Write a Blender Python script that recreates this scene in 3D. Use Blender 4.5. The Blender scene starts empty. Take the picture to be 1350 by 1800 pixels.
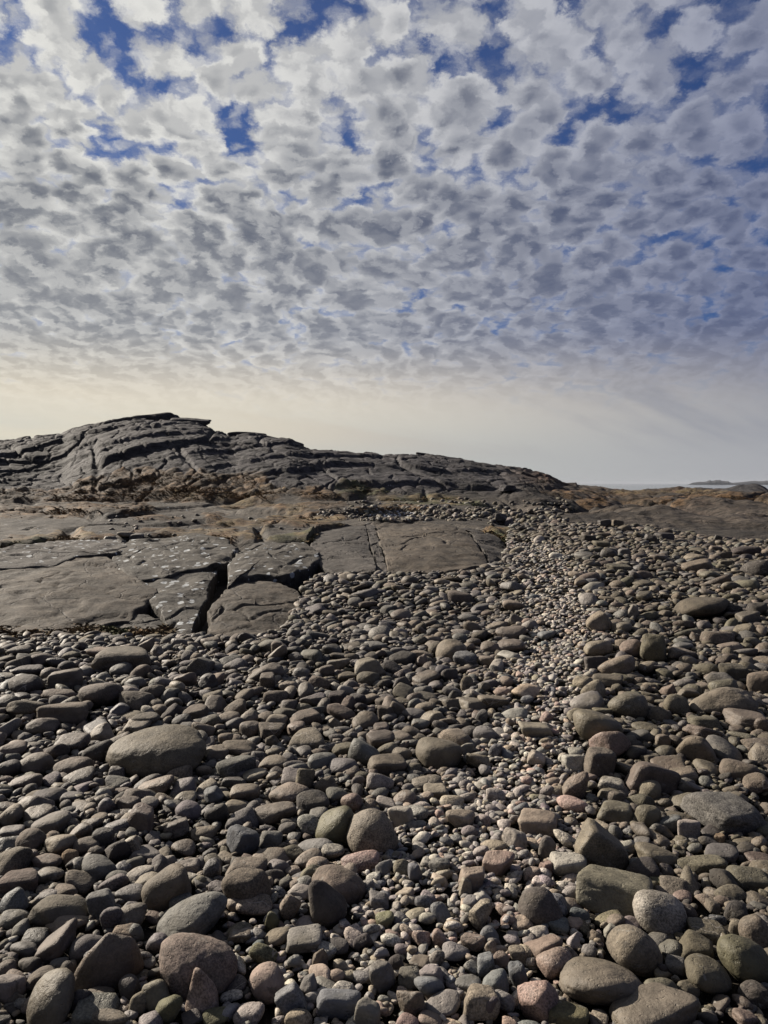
import bpy, math, random
import numpy as np
from mathutils import Vector, Matrix

random.seed(7)
rng = np.random.default_rng(7)
sc = bpy.context.scene
col = sc.collection
R = math.radians

# ------------------------------------------------------------------ camera
CAM_Z = 1.6
PW, PH, FPX = 1350.0, 1800.0, 1300.0          # photo size and focal length in photo pixels
PITCH = math.atan((900 - 850) / FPX)          # horizon on row 850
cam = bpy.data.cameras.new('camera')
cam.sensor_fit = 'VERTICAL'
cam.sensor_height = 36.0
cam.sensor_width = 27.0
cam.lens = 36.0 * FPX / PH
cam.clip_start = 0.05
cam.clip_end = 80000
camo = bpy.data.objects.new('camera', cam)
col.objects.link(camo)
camo.location = (0, 0, CAM_Z)
camo.rotation_euler = (math.pi / 2 - PITCH, 0, 0)
sc.camera = camo

# ------------------------------------------------------------------ light
SUN_AZ = R(-57)        # measured from the view direction (+Y), negative = to the left
SUN_EL = R(27)
SUN = Vector((math.sin(SUN_AZ) * math.cos(SUN_EL), math.cos(SUN_AZ) * math.cos(SUN_EL), math.sin(SUN_EL)))
sl = bpy.data.lights.new('sun', 'SUN')
sl.energy = 5.0
sl.angle = R(0.6)
sl.color = (1.0, 0.90, 0.77)
so = bpy.data.objects.new('sun', sl)
col.objects.link(so)
so.rotation_euler = (-SUN).to_track_quat('-Z', 'Y').to_euler()

sc.view_settings.view_transform = 'Standard'
sc.view_settings.look = 'None'
sc.view_settings.exposure = 1.4
sc.view_settings.gamma = 1.0
sc.cycles.use_denoising = True
sc.cycles.max_bounces = 4
sc.cycles.diffuse_bounces = 2
sc.cycles.glossy_bounces = 2
sc.cycles.transparent_max_bounces = 4
sc.cycles.volume_bounces = 0


class NT:
    """small helper for writing node trees"""
    def __init__(self, tree):
        self.t = tree
        self.t.nodes.clear()

    def n(self, typ, ins=None, **props):
        nd = self.t.nodes.new(typ)
        for k, v in props.items():
            setattr(nd, k, v)
        for k, v in (ins or {}).items():
            self.set(nd.inputs[k], v)
        return nd

    def set(self, sock, v):
        if isinstance(v, bpy.types.NodeSocket):
            self.t.links.new(v, sock)
        elif v is not None:
            sock.default_value = v

    def m(self, op, a, b=None, c=None, clamp=False):
        nd = self.n('ShaderNodeMath', operation=op, use_clamp=clamp)
        self.set(nd.inputs[0], a)
        if b is not None:
            self.set(nd.inputs[1], b)
        if c is not None:
            self.set(nd.inputs[2], c)
        return nd.outputs[0]

    def v(self, op, a, b=None):
        nd = self.n('ShaderNodeVectorMath', operation=op)
        self.set(nd.inputs[0], a)
        if b is not None:
            self.set(nd.inputs[3 if op == 'SCALE' else 1], b)
        return nd.outputs['Value' if op in ('DOT_PRODUCT', 'LENGTH') else 'Vector']

    def ss(self, x, lo, hi, a=0.0, b=1.0):
        nd = self.n('ShaderNodeMapRange', interpolation_type='SMOOTHSTEP')
        for k, v in zip((0, 1, 2, 3, 4), (x, lo, hi, a, b)):
            self.set(nd.inputs[k], v)
        return nd.outputs[0]

    def mix(self, f, a, b, mode='MIX'):
        nd = self.n('ShaderNodeMix', data_type='RGBA', blend_type=mode)
        self.set(nd.inputs[0], f)
        self.set(nd.inputs[6], a)
        self.set(nd.inputs[7], b)
        return nd.outputs[2]

    def noise(self, vec, scale, detail=4.0, rough=0.5, lac=2.0, dist=0.0, dims='3D'):
        nd = self.n('ShaderNodeTexNoise', noise_dimensions=dims)
        self.set(nd.inputs['Vector'], vec)
        for k, v in (('Scale', scale), ('Detail', detail), ('Roughness', rough), ('Lacunarity', lac), ('Distortion', dist)):
            self.set(nd.inputs[k], v)
        return nd.outputs['Fac']


def C(r, g, b):
    return (r, g, b, 1.0)


# ------------------------------------------------------------------ world: sky with a layer of altocumulus
def build_world():
    w = bpy.data.worlds.new('World')
    sc.world = w
    w.use_nodes = True
    t = NT(w.node_tree)
    sky = t.n('ShaderNodeTexSky', sky_type='NISHITA', sun_disc=False)
    sky.sun_elevation = SUN_EL
    sky.sun_rotation = SUN_AZ
    sky.air_density = 1.0
    sky.dust_density = 0.6
    sky.ozone_density = 2.0
    d = t.n('ShaderNodeTexCoord').outputs['Generated']
    sep = t.n('ShaderNodeSeparateXYZ', {0: d})
    x, y, z = sep.outputs
    zc = t.m('MAXIMUM', z, 0.0)
    den = t.m('ADD', zc, 0.34)
    px = t.m('DIVIDE', x, den)
    py = t.m('DIVIDE', y, den)
    P = t.n('ShaderNodeCombineXYZ', {0: px, 1: py, 2: 0.0}).outputs[0]
    # domain warp: broad drift, then ragged edges
    wn = t.n('ShaderNodeTexNoise', {'Vector': P, 'Scale': 3.0, 'Detail': 2.0, 'Roughness': 0.5}, noise_dimensions='2D')
    wv = t.v('SCALE', t.v('SUBTRACT', wn.outputs['Color'], (0.5, 0.5, 0.5)), 0.10)
    wn2 = t.n('ShaderNodeTexNoise', {'Vector': P, 'Scale': 30.0, 'Detail': 6.0, 'Roughness': 0.66}, noise_dimensions='2D')
    wv2 = t.v('SCALE', t.v('SUBTRACT', wn2.outputs['Color'], (0.5, 0.5, 0.5)), 0.046)
    P1 = t.v('ADD', P, wv)
    Pw = t.v('ADD', P1, wv2)
    big = t.noise(t.v('ADD', P, (3.1, 0.4, 0)), 1.5, 2.0, 0.5, dims='2D')           # broad thick and thin areas
    mid = t.noise(t.v('ADD', P1, (5.3, 1.7, 0)), 4.6, 2.0, 0.5, dims='2D')

    def puffs(P2):
        def puff(scale, sm):
            vo = t.n('ShaderNodeTexVoronoi', {'Vector': P2, 'Scale': scale, 'Smoothness': sm, 'Randomness': 1.0},
                     voronoi_dimensions='2D', feature='SMOOTH_F1')
            return t.ss(vo.outputs['Distance'], 0.78, 0.05)
        return t.m('ADD', t.m('MULTIPLY', puff(14.0, 0.40), 1.10), t.m('MULTIPLY', puff(33.0, 0.4), 0.44))

    sx, sy = SUN.x, SUN.y
    ln = math.hypot(sx, sy)
    off = (sx / ln * 0.022, sy / ln * 0.022, 0)
    s0 = puffs(Pw)
    sc0 = puffs(t.v('ADD', P1, t.v('SCALE', wv2, 0.45)))
    l0 = t.noise(Pw, 15.0, 3.0, 0.5, dims='2D')
    l1 = t.noise(t.v('ADD', Pw, off), 15.0, 3.0, 0.5, dims='2D')
    fine = t.noise(Pw, 20.0, 8.0, 0.64, dims='2D')
    # cover: a dense belt low down, more open towards the right and overhead
    open_ = t.m('ADD', t.m('MULTIPLY', px, 0.19), t.m('MULTIPLY', t.ss(zc, 0.26, 0.58), 0.22))
    belt = t.m('MULTIPLY', t.ss(zc, 0.46, 0.22), 0.34)
    cov = t.m('SUBTRACT', t.m('ADD', t.m('MULTIPLY', t.m('SUBTRACT', big, 0.5), 0.85),
                              t.m('MULTIPLY', t.m('SUBTRACT', mid, 0.5), 0.65)), open_)
    cov = t.m('ADD', cov, belt)
    dd = t.m('ADD', t.m('ADD', s0, t.m('MULTIPLY', fine, 0.90)), cov)
    alpha = t.ss(dd, 0.36, 1.20, 0.03, 1.0)
    # nearness to the sun makes the cloud brighter and warmer
    cs = t.v('DOT_PRODUCT', d, tuple(SUN))
    glow = t.ss(cs, 0.10, 0.92)
    smooth = t.m('ADD', t.m('ADD', t.m('MULTIPLY', sc0, 0.75), t.m('MULTIPLY', l0, 0.55)), t.m('MULTIPLY', fine, 0.16))
    core = t.ss(t.m('SUBTRACT', t.m('ADD', smooth, t.m('MULTIPLY', cov, 1.25)), t.m('ADD', t.m('MULTIPLY', glow, 0.10), t.ss(zc, 0.28, 0.50, 0.0, 0.20))), 0.60, 1.50)
    core = t.m('MULTIPLY', core, t.ss(zc, 0.12, 0.40, 0.50, 0.84))
    lit = t.ss(t.m('SUBTRACT', l0, l1), -0.12, 0.14)
    bright = t.mix(glow, C(0.27, 0.31, 0.475), C(1.04, 1.03, 0.98))
    dark = t.mix(glow, C(0.066, 0.096, 0.215), C(0.100, 0.124, 0.185))
    cl = t.mix(t.m('MULTIPLY', t.m('SUBTRACT', 1.0, lit), 0.32), bright, dark)
    cl = t.mix(t.m('MULTIPLY', t.m('MULTIPLY', core, t.ss(fine, 0.25, 0.70, 1.10, 0.85)), t.m('SUBTRACT', 1.0, t.m('MULTIPLY', lit, 0.35)), clamp=True), cl, dark)
    skyc = t.mix(1.0, sky.outputs[0], C(0.028, 0.043, 0.078), 'MULTIPLY')
    c1 = t.mix(alpha, skyc, cl)
    # far part of the layer: a smooth veil with drawn out streaks
    stv = t.n('ShaderNodeCombineXYZ', {0: t.m('MULTIPLY', t.m('ADD', px, t.m('MULTIPLY', py, 0.35)), 0.35),
                                       1: t.m('MULTIPLY', t.m('SUBTRACT', py, t.m('MULTIPLY', px, 0.55)), 1.4), 2: 0.0}).outputs[0]
    st = t.noise(stv, 1.6, 5.0, 0.55, dims='2D')
    glow2 = t.ss(cs, -0.15, 0.80)
    veil = t.mix(glow2, C(0.29, 0.315, 0.41), C(1.20, 1.08, 0.86))
    low = t.mix(glow2, C(0.46, 0.475, 0.53), C(0.78, 0.785, 0.71))
    veil = t.mix(t.ss(zc, 0.15, 0.02), veil, low)
    veil = t.mix(t.m('MULTIPLY', t.ss(st, 0.42, 0.66), t.ss(zc, 0.02, 0.07, 0.0, 0.9)), veil,
                 t.mix(glow, C(0.37, 0.39, 0.46), C(1.15, 1.03, 0.80)))
    vf = t.m('ADD', t.ss(zc, 0.20, 0.10, 0.0, 0.70), t.ss(zc, 0.14, 0.07, 0.0, 0.28))
    out = t.mix(vf, c1, veil)
    # below the horizon the ground side of the world is dark sea colour
    out = t.mix(t.ss(z, -0.002, -0.02), out, C(0.10, 0.11, 0.13))
    bg = t.n('ShaderNodeBackground', {0: out, 1: 0.28})
    t.n('ShaderNodeOutputWorld', {0: bg.outputs[0]})


build_world()


# ------------------------------------------------------------------ numpy noise
def _hash(ix, iy, iz, s):
    h = (ix * 374761393 + iy * 668265263 + iz * 2147483647 + s * 1274126177) & 0xFFFFFFFF
    h = ((h ^ (h >> 13)) * 1274126177) & 0xFFFFFFFF
    h = (h ^ (h >> 16))
    h = (h * 2246822519) & 0xFFFFFFFF
    return ((h ^ (h >> 15)) & 0xFFFFFF) / float(0xFFFFFF)


def vn(x, y, z=None, s=0):
    """value noise, -1..1"""
    x = np.asarray(x, float)
    y = np.asarray(y, float)
    z = np.zeros_like(x) if z is None else np.asarray(z, float)
    ix, iy, iz = (np.floor(a).astype(np.int64) for a in (x, y, z))
    fx, fy, fz = x - ix, y - iy, z - iz
    ux, uy, uz = (f * f * f * (f * (f * 6 - 15) + 10) for f in (fx, fy, fz))
    r = 0
    for dx in (0, 1):
        for dy in (0, 1):
            for dz in (0, 1):
                wgt = (ux if dx else 1 - ux) * (uy if dy else 1 - uy) * (uz if dz else 1 - uz)
                r = r + wgt * _hash(ix + dx, iy + dy, iz + dz, s)
    return r * 2 - 1


def vn2(x, y, s=0):
    x = np.asarray(x, float)
    y = np.asarray(y, float)
    ix, iy = np.floor(x).astype(np.int64), np.floor(y).astype(np.int64)
    fx, fy = x - ix, y - iy
    ux, uy = (f * f * f * (f * (f * 6 - 15) + 10) for f in (fx, fy))
    r = 0
    for dx in (0, 1):
        for dy in (0, 1):
            r = r + (ux if dx else 1 - ux) * (uy if dy else 1 - uy) * _hash(ix + dx, iy + dy, 0, s)
    return r * 2 - 1


def fbm(x, y, o=4, s=0, g=0.5):
    a, f, r = 1.0, 1.0, 0
    for i in range(o):
        r = r + a * vn2(x * f + 17.3 * i, y * f - 9.1 * i, s + i)
        a *= g
        f *= 2.03
    return r


def vor(x, y, s=0, jit=0.9):
    """F1, F2 and cell value of a jittered-grid voronoi"""
    ix, iy = np.floor(x).astype(np.int64), np.floor(y).astype(np.int64)
    f1 = np.full(x.shape, 9.0)
    f2 = np.full(x.shape, 9.0)
    cv = np.zeros(x.shape)
    for dx in (-1, 0, 1):
        for dy in (-1, 0, 1):
            cx, cy = ix + dx, iy + dy
            jx = cx + 0.5 + jit * (_hash(cx, cy, 1, s) - 0.5)
            jy = cy + 0.5 + jit * (_hash(cx, cy, 2, s) - 0.5)
            dd = np.hypot(x - jx, y - jy)
            cl = dd < f1
            f2 = np.where(cl, f1, np.minimum(f2, dd))
            cv = np.where(cl, _hash(cx, cy, 3, s), cv)
            f1 = np.where(cl, dd, f1)
    return f1, f2, cv


def sst(x, a, b):
    t = np.clip((x - a) / (b - a), 0, 1)
    return t * t * (3 - 2 * t)


# ------------------------------------------------------------------ ground shapes (world metres; u = x / y is the bearing)
def ray(px, py):
    v = Vector(((px - PW / 2) / FPX, (PH / 2 - py) / FPX, -1.0))
    v = camo.rotation_euler.to_matrix() @ v
    return v / v.y            # per metre of depth


def row_z(py, d):
    """height of something seen on photo row py at depth d"""
    return CAM_Z + ray(675, py).z * d


def table(us, ds, tab):
    us, ds, tab = np.array(us), np.array(ds), np.array(tab, float)

    def f(u, d):
        u = np.clip(u, us[0], us[-1])
        d = np.clip(d, ds[0], ds[-1])
        i = np.clip(np.searchsorted(us, u, side='right') - 1, 0, len(us) - 2)
        j = np.clip(np.searchsorted(ds, d, side='right') - 1, 0, len(ds) - 2)
        a = (u - us[i]) / (us[i + 1] - us[i])
        b = (d - ds[j]) / (ds[j + 1] - ds[j])
        a = a * a * (3 - 2 * a)
        return (tab[j, i] * (1 - a) + tab[j, i + 1] * a) * (1 - b) + (tab[j + 1, i] * (1 - a) + tab[j + 1, i + 1] * a) * b
    return f


_beach = table([-0.9, -0.52, -0.3, -0.1, 0.1, 0.3, 0.52, 0.9], [0, 2, 4, 6, 8, 10, 13, 16, 20, 26], [
    [0, 0, 0, 0, 0, 0, 0, 0],
    [0, 0, 0, 0, 0, 0, .02, .05],
    [0, 0, 0, .01, .0, .03, .07, .1],
    [0, 0, .01, .06, .06, .14, .18, .2],
    [0, 0, .03, .15, .18, .30, .33, .35],
    [.1, .1, .15, .30, .36, .46, .44, .42],
    [.2, .2, .25, .4, .55, .62, .52, .45],
    [.3, .3, .3, .5, .70, .68, .42, .3],
    [.1, .1, .2, .5, .72, .45, .1, 0],
    [-.5, -.5, -.5, -.2, .2, -.3, -.6, -.6]])


def beach(x, y):
    y = np.asarray(y, float)
    u = x / np.maximum(y, 0.5)
    return _beach(u, y) + 0.035 * fbm(x * 0.9, y * 0.9, 3, 5)


_rock = table([-0.9, -0.52, -0.1, 0.0, 0.12, 0.2, 0.35, 0.52, 0.9],
              [5, 6, 8, 10, 12.5, 15, 18, 22, 28, 35, 45, 60, 72, 80, 100], [
    [-.4, -.4, -.4, -.3, -.3, -.5, -.5, -.5, -.5],
    [-.15, -.15, -.15, 0, 0, -.3, -.3, -.3, -.3],
    [.02, .02, .02, .15, .15, .0, .0, .0, .0],
    [.22, .22, .22, .33, .34, .2, .2, .2, .2],
    [.45, .45, .45, .48, .50, .35, .3, .3, .3],
    [.54, .54, .54, .60, .62, .45, .40, .40, .4],
    [.62, .62, .62, .70, .70, .55, .46, .45, .4],
    [.74, .74, .76, .84, .80, .62, .52, .50, .4],
    [.90, .91, .93, .95, .90, .75, .66, .64, .5],
    [1.0, 1.0, 1.02, 1.05, 1.0, .88, .70, .66, .5],
    [1.0, 1.0, 1.1, 1.1, 1.1, 1.0, .85, .80, .6],
    [.8, .8, .9, 1.0, 1.1, 1.1, .95, .70, .3],
    [-.5, -.5, -.5, -.3, .2, .5, .2, -.5, -1],
    [-3, -3, -3, -3, -3, -3, -3, -3, -3],
    [-6, -6, -6, -6, -6, -6, -6, -6, -6]])


def rock_base(x, y):
    return _rock(x / np.maximum(y, 0.5), y)


def hit(px, py, surf, off=0.0, lo=1.2, hi=70.0):
    """where the sight line of a photo pixel meets a ground surface"""
    r = ray(px, py)
    d = np.geomspace(lo, hi, 900)
    f = CAM_Z + r.z * d - (surf(r.x * d, d) + off)
    k = np.argmax(f < 0) if (f < 0).any() else len(d) - 1
    if k == 0:
        return np.array([r.x * d[0], d[0]])
    t = f[k - 1] / (f[k - 1] - f[k])
    dd = d[k - 1] + (d[k] - d[k - 1]) * t
    return np.array([r.x * dd, dd])


# edge of the cobbles towards the bedrock
EDGE = [(-500, 1116), (0, 1114), (200, 1116), (340, 1117), (420, 1126), (498, 1108), (524, 1062), (534, 1030), (560, 1010),
        (600, 1006), (700, 1008), (830, 1002), (885, 988)]
ep = [hit(px, py, beach) for px, py in EDGE]
eu = [p[0] / p[1] for p in ep] + [0.172, 0.20, 0.25, 0.33, 0.42, 0.52, 0.9]
ed = [p[1] for p in ep] + [15.5, 17.5, 17.5, 16.5, 15.0, 13.8, 13.0]


def edge_d(u):
    return np.interp(u, eu, ed)


# crest of the knoll: photo silhouette and depth; unseen rise left of frame is added to shade the hollow
CREST = [(-700, 715, 40), (-250, 722, 40), (-120, 738, 41), (-55, 758, 42), (-12, 775, 43), (0, 777, 43), (40, 771, 43), (110, 764, 44), (130, 756, 44), (180, 746, 45), (240, 742, 45), (300, 745, 45),
         (350, 752, 45), (405, 772, 44), (440, 769, 43), (510, 775, 42), (545, 793, 41), (590, 797, 41), (640, 799, 41), (740, 801, 42),
         (775, 806, 42), (815, 810, 42), (860, 820, 42), (920, 829, 43), (960, 842, 44), (985, 852, 46), (1100, 872, 50), (1900, 880, 52)]
cu = np.array([(a - 675) / FPX for a, b, c in CREST])
cd = np.array([c for a, b, c in CREST], float)
cz = np.array([row_z(b, c) for a, b, c in CREST])


def terrain(x, y):
    u = x / y
    base = rock_base(x, y)
    dc = np.interp(u, cu, cd)
    zc = np.interp(u, cu, cz)
    df = 26.5 + 1.2 * vn2(u * 9, u * 0 + 3.1, 3)
    s = (y - df) / (dc - df)
    zf = rock_base(u * df, df)
    up = np.clip(s, 0, 1)
    ease = np.sin(up * math.pi / 2) ** 0.95
    dome = np.maximum(zc - base, 0) * ease
    back = np.clip((y - dc) / 16, 0, 1)
    dome = dome * (1 - 0.9 * back * back)
    z = base + dome
    hill = sst(dome, 0.05, 0.7) * sst(u, 0.30, 0.2)
    right = sst(u, 0.14, 0.24) * sst(y, 14, 22)
    # hollow in the left flank
    hol = np.exp(-(((u + 0.46) / 0.085) ** 2)) * np.exp(-(((s - 0.45) / 0.33) ** 2))
    z = z - 1.05 * hol * sst(dome, 0.1, 0.8)
    # sheets of rock: steps that rise to the right and roll over the shoulder
    wx = x + 0.6 * vn2(x * 0.22, y * 0.22, 11)
    wy = y + 0.6 * vn2(x * 0.22 + 40, y * 0.22, 12)
    bend = 0.30 * (np.sqrt((wx + 5.0) ** 2 + 9.0) - (wx + 5.0)) * 0.5 + 0.05 * np.maximum(wx - 1, 0)
    tt = z + bend + 0.26 * fbm(x * 0.14, y * 0.20, 3, 21)
    per = 0.80
    q = tt / per
    fr = q - np.floor(q)
    cellid = np.floor(q)
    amp = 0.55 + 0.45 * vn2(x * 0.35 + cellid * 7.7, y * 0.25, 31)
    step = sst(fr, 0.0, 0.09) - fr                       # sharp riser, sloping tread
    z = z + hill * step * per * 0.30 * np.clip(amp, 0, 1)
    q2 = tt / 0.21 + 0.6 * vn2(x * 0.5, y * 0.5, 15)
    fr2 = q2 - np.floor(q2)
    z = z + hill * (sst(fr2, 0, 0.3) - fr2) * 0.055 * np.clip(0.3 + vn2(x * 0.4, y * 0.4, 33), 0, 1)
    # joints
    f1, f2, cv = vor((wx * 0.9 + wy * 0.45) * 0.26, (wy * 0.9 - wx * 0.45) * 0.20, 4)
    e = f2 - f1
    jw = 0.05 + 0.06 * np.clip(vn2(x * 0.5, y * 0.5, 8) + 0.2, 0, 1)
    z = z - hill * 0.20 * (1 - sst(e, 0, jw)) + hill * (cv - 0.5) * 0.16 * sst(e, 0, 0.12)
    f1, f2, cv2 = vor(wx * 0.85 + wy * 0.55, wy * 0.55 - wx * 0.40, 6)
    z = z - hill * 0.10 * (1 - sst(f2 - f1, 0, 0.10)) + hill * (cv2 - 0.5) * 0.07 * sst(f2 - f1, 0, 0.15)
    ru, rv_ = (wx * .88 + wy * .47), (wy * .88 - wx * .47)
    ck = np.abs(vn2(ru * 0.28 + 31, rv_ * 1.3, 61))
    ck2 = np.abs(vn2(ru * 0.9 + 5, rv_ * 0.45 + 8, 62))
    z = z - hill * (0.08 * (1 - sst(ck, 0, 0.045)) + 0.05 * (1 - sst(ck2, 0, 0.04)))
    z = z + hill * 0.018 * fbm(x * 3.1, y * 2.4, 3, 63)
    # low whalebacks on the right and the platform
    f1, f2, cv = vor(x * 0.13 + 0.5 * vn2(x * .1, y * .1, 2), y * 0.085, 9)
    f3, f4, cw = vor(x * 0.24 + 0.4 * vn2(x * .2, y * .2, 5), y * 0.15, 29)
    z = z + right * (0.75 * (0.5 - f1) + 0.35 * (0.45 - f3) + 0.20 * vn2(x * 0.25, y * 0.14, 16)) * sst(y, 16, 24)
    z = z - right * 0.7 * np.exp(-(((u - 0.40) / 0.06) ** 2)) * np.exp(-(((y - 28) / 3.5) ** 2))
    z = z - right * 0.45 * np.exp(-(((u - 0.27) / 0.04) ** 2)) * np.exp(-(((y - 25) / 2.2) ** 2))
    r1, r2, rcv = vor(x * 0.30 + 0.3 * y * 0.3 + 0.5 * vn2(x * .3, y * .3, 52), y * 0.20 - 0.05 * x, 53)
    z = z - right * (0.22 * (1 - sst(r2 - r1, 0, 0.14)) - (rcv - 0.5) * 0.22 * sst(r2 - r1, 0, 0.2)) * sst(y, 18, 24)
    zcap = CAM_Z - 5.5 / FPX * y
    z = np.where((right > 0.5) & (u > 0.26), np.minimum(z, zcap + 0.25 * (z - zcap)), z)
    bump = right * 0.85 * np.exp(-np.abs((u - 0.487) / 0.042) ** 3) * np.exp(-(((y - 44) / 4.0) ** 2))
    z = z + bump
    plat = (1 - hill) * (1 - right) * sst(y, 12.5, 15)
    f1, f2, cv = vor(x * 0.33 + 0.5 * vn2(x * .3, y * .3, 22), y * 0.26 + 0.06 * x, 19)
    z = z + plat * ((cv - 0.5) * 0.34 * sst(f2 - f1, 0.0, 0.2) - 0.14 * (1 - sst(f2 - f1, 0.0, 0.12)) + 0.06 * fbm(x * 0.5, y * 0.5, 3, 23))
    z = z + 0.035 * fbm(x * 1.3, y * 1.3, 4, 41) * (0.3 + hill + 0.5 * plat) + hill * 0.012 * fbm((x * .85 + y * .5) * 0.9, (y * .85 - x * .5) * 5.0, 3, 47) + right * (0.09 * fbm(x * 0.6, y * 0.5, 4, 44) + 0.05 * fbm(x * 2.2, y * 1.6, 3, 45))
    # the slabs in front are objects of their own, and cobbles cover the rest: the bedrock drops under both
    z = z - 0.30 * sst(slab_back(u) + 0.25 - y, 0, 0.5) * sst(u, 0.19, 0.16)
    z = z - 0.55 * sst(edge_d(u) + 0.15 - y, 0, 0.5)
    return z, hill, right, plat


SB = [(-500, 962), (0, 960), (110, 950), (200, 948), (300, 944), (400, 950), (480, 958), (540, 955), (560, 935), (640, 923), (720, 921), (800, 926), (850, 935),
      (890, 952)]
sbp = [hit(px, py, rock_base) for px, py in SB]
sbu = [p[0] / p[1] for p in sbp]
sbd = [p[1] for p in sbp]


def slab_back(u):
    return np.interp(u, sbu, sbd)


def grid_mesh(name, X, Y, Z, cols=None, extra=None):
    nr, nc = X.shape
    me = bpy.data.meshes.new(name)
    idx = np.arange(nr * nc).reshape(nr, nc)
    f = np.stack([idx[:-1, :-1], idx[:-1, 1:], idx[1:, 1:], idx[1:, :-1]], -1).reshape(-1, 4)
    fill_mesh(me, np.stack([X, Y, Z], -1).reshape(-1, 3), f)
    if cols is not None:
        set_col(me, cols.reshape(-1, 3))
    for k, a in (extra or {}).items():
        at = me.attributes.new(k, 'FLOAT', 'POINT')
        at.data.foreach_set('value', np.ascontiguousarray(a.reshape(-1), dtype=np.float32))
    return me


def fill_mesh(me, v, f):
    n = f.shape[1]
    me.vertices.add(len(v))
    me.vertices.foreach_set('co', np.ascontiguousarray(v, dtype=np.float32).reshape(-1))
    me.loops.add(f.size)
    me.loops.foreach_set('vertex_index', np.ascontiguousarray(f, dtype=np.int32).reshape(-1))
    me.polygons.add(len(f))
    me.polygons.foreach_set('loop_start', np.arange(len(f), dtype=np.int32) * n)
    me.polygons.foreach_set('use_smooth', np.ones(len(f), dtype=bool))
    me.update(calc_edges=True)


def set_col(me, c):
    at = me.attributes.new('Col', 'FLOAT_COLOR', 'POINT')
    a = np.ones((len(c), 4), np.float32)
    a[:, :c.shape[1]] = c
    at.data.foreach_set('color', a.reshape(-1))


def link(name, me, mat, **props):
    o = bpy.data.objects.new(name, me)
    col.objects.link(o)
    if mat and not me.materials:
        me.materials.append(mat)
    for k, v in props.items():
        o[k] = v
    return o


# ------------------------------------------------------------------ materials
def mat_new(name):
    m = bpy.data.materials.new(name)
    m.use_nodes = True
    return m, NT(m.node_tree)


def finish(t, colr, rough, normal=None, spec=0.25):
    b = t.n('ShaderNodeBsdfPrincipled', {'Base Color': colr, 'Roughness': rough, 'Specular IOR Level': spec})
    if normal is not None:
        t.set(b.inputs['Normal'], normal)
    t.n('ShaderNodeOutputMaterial', {0: b.outputs[0]})


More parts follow.
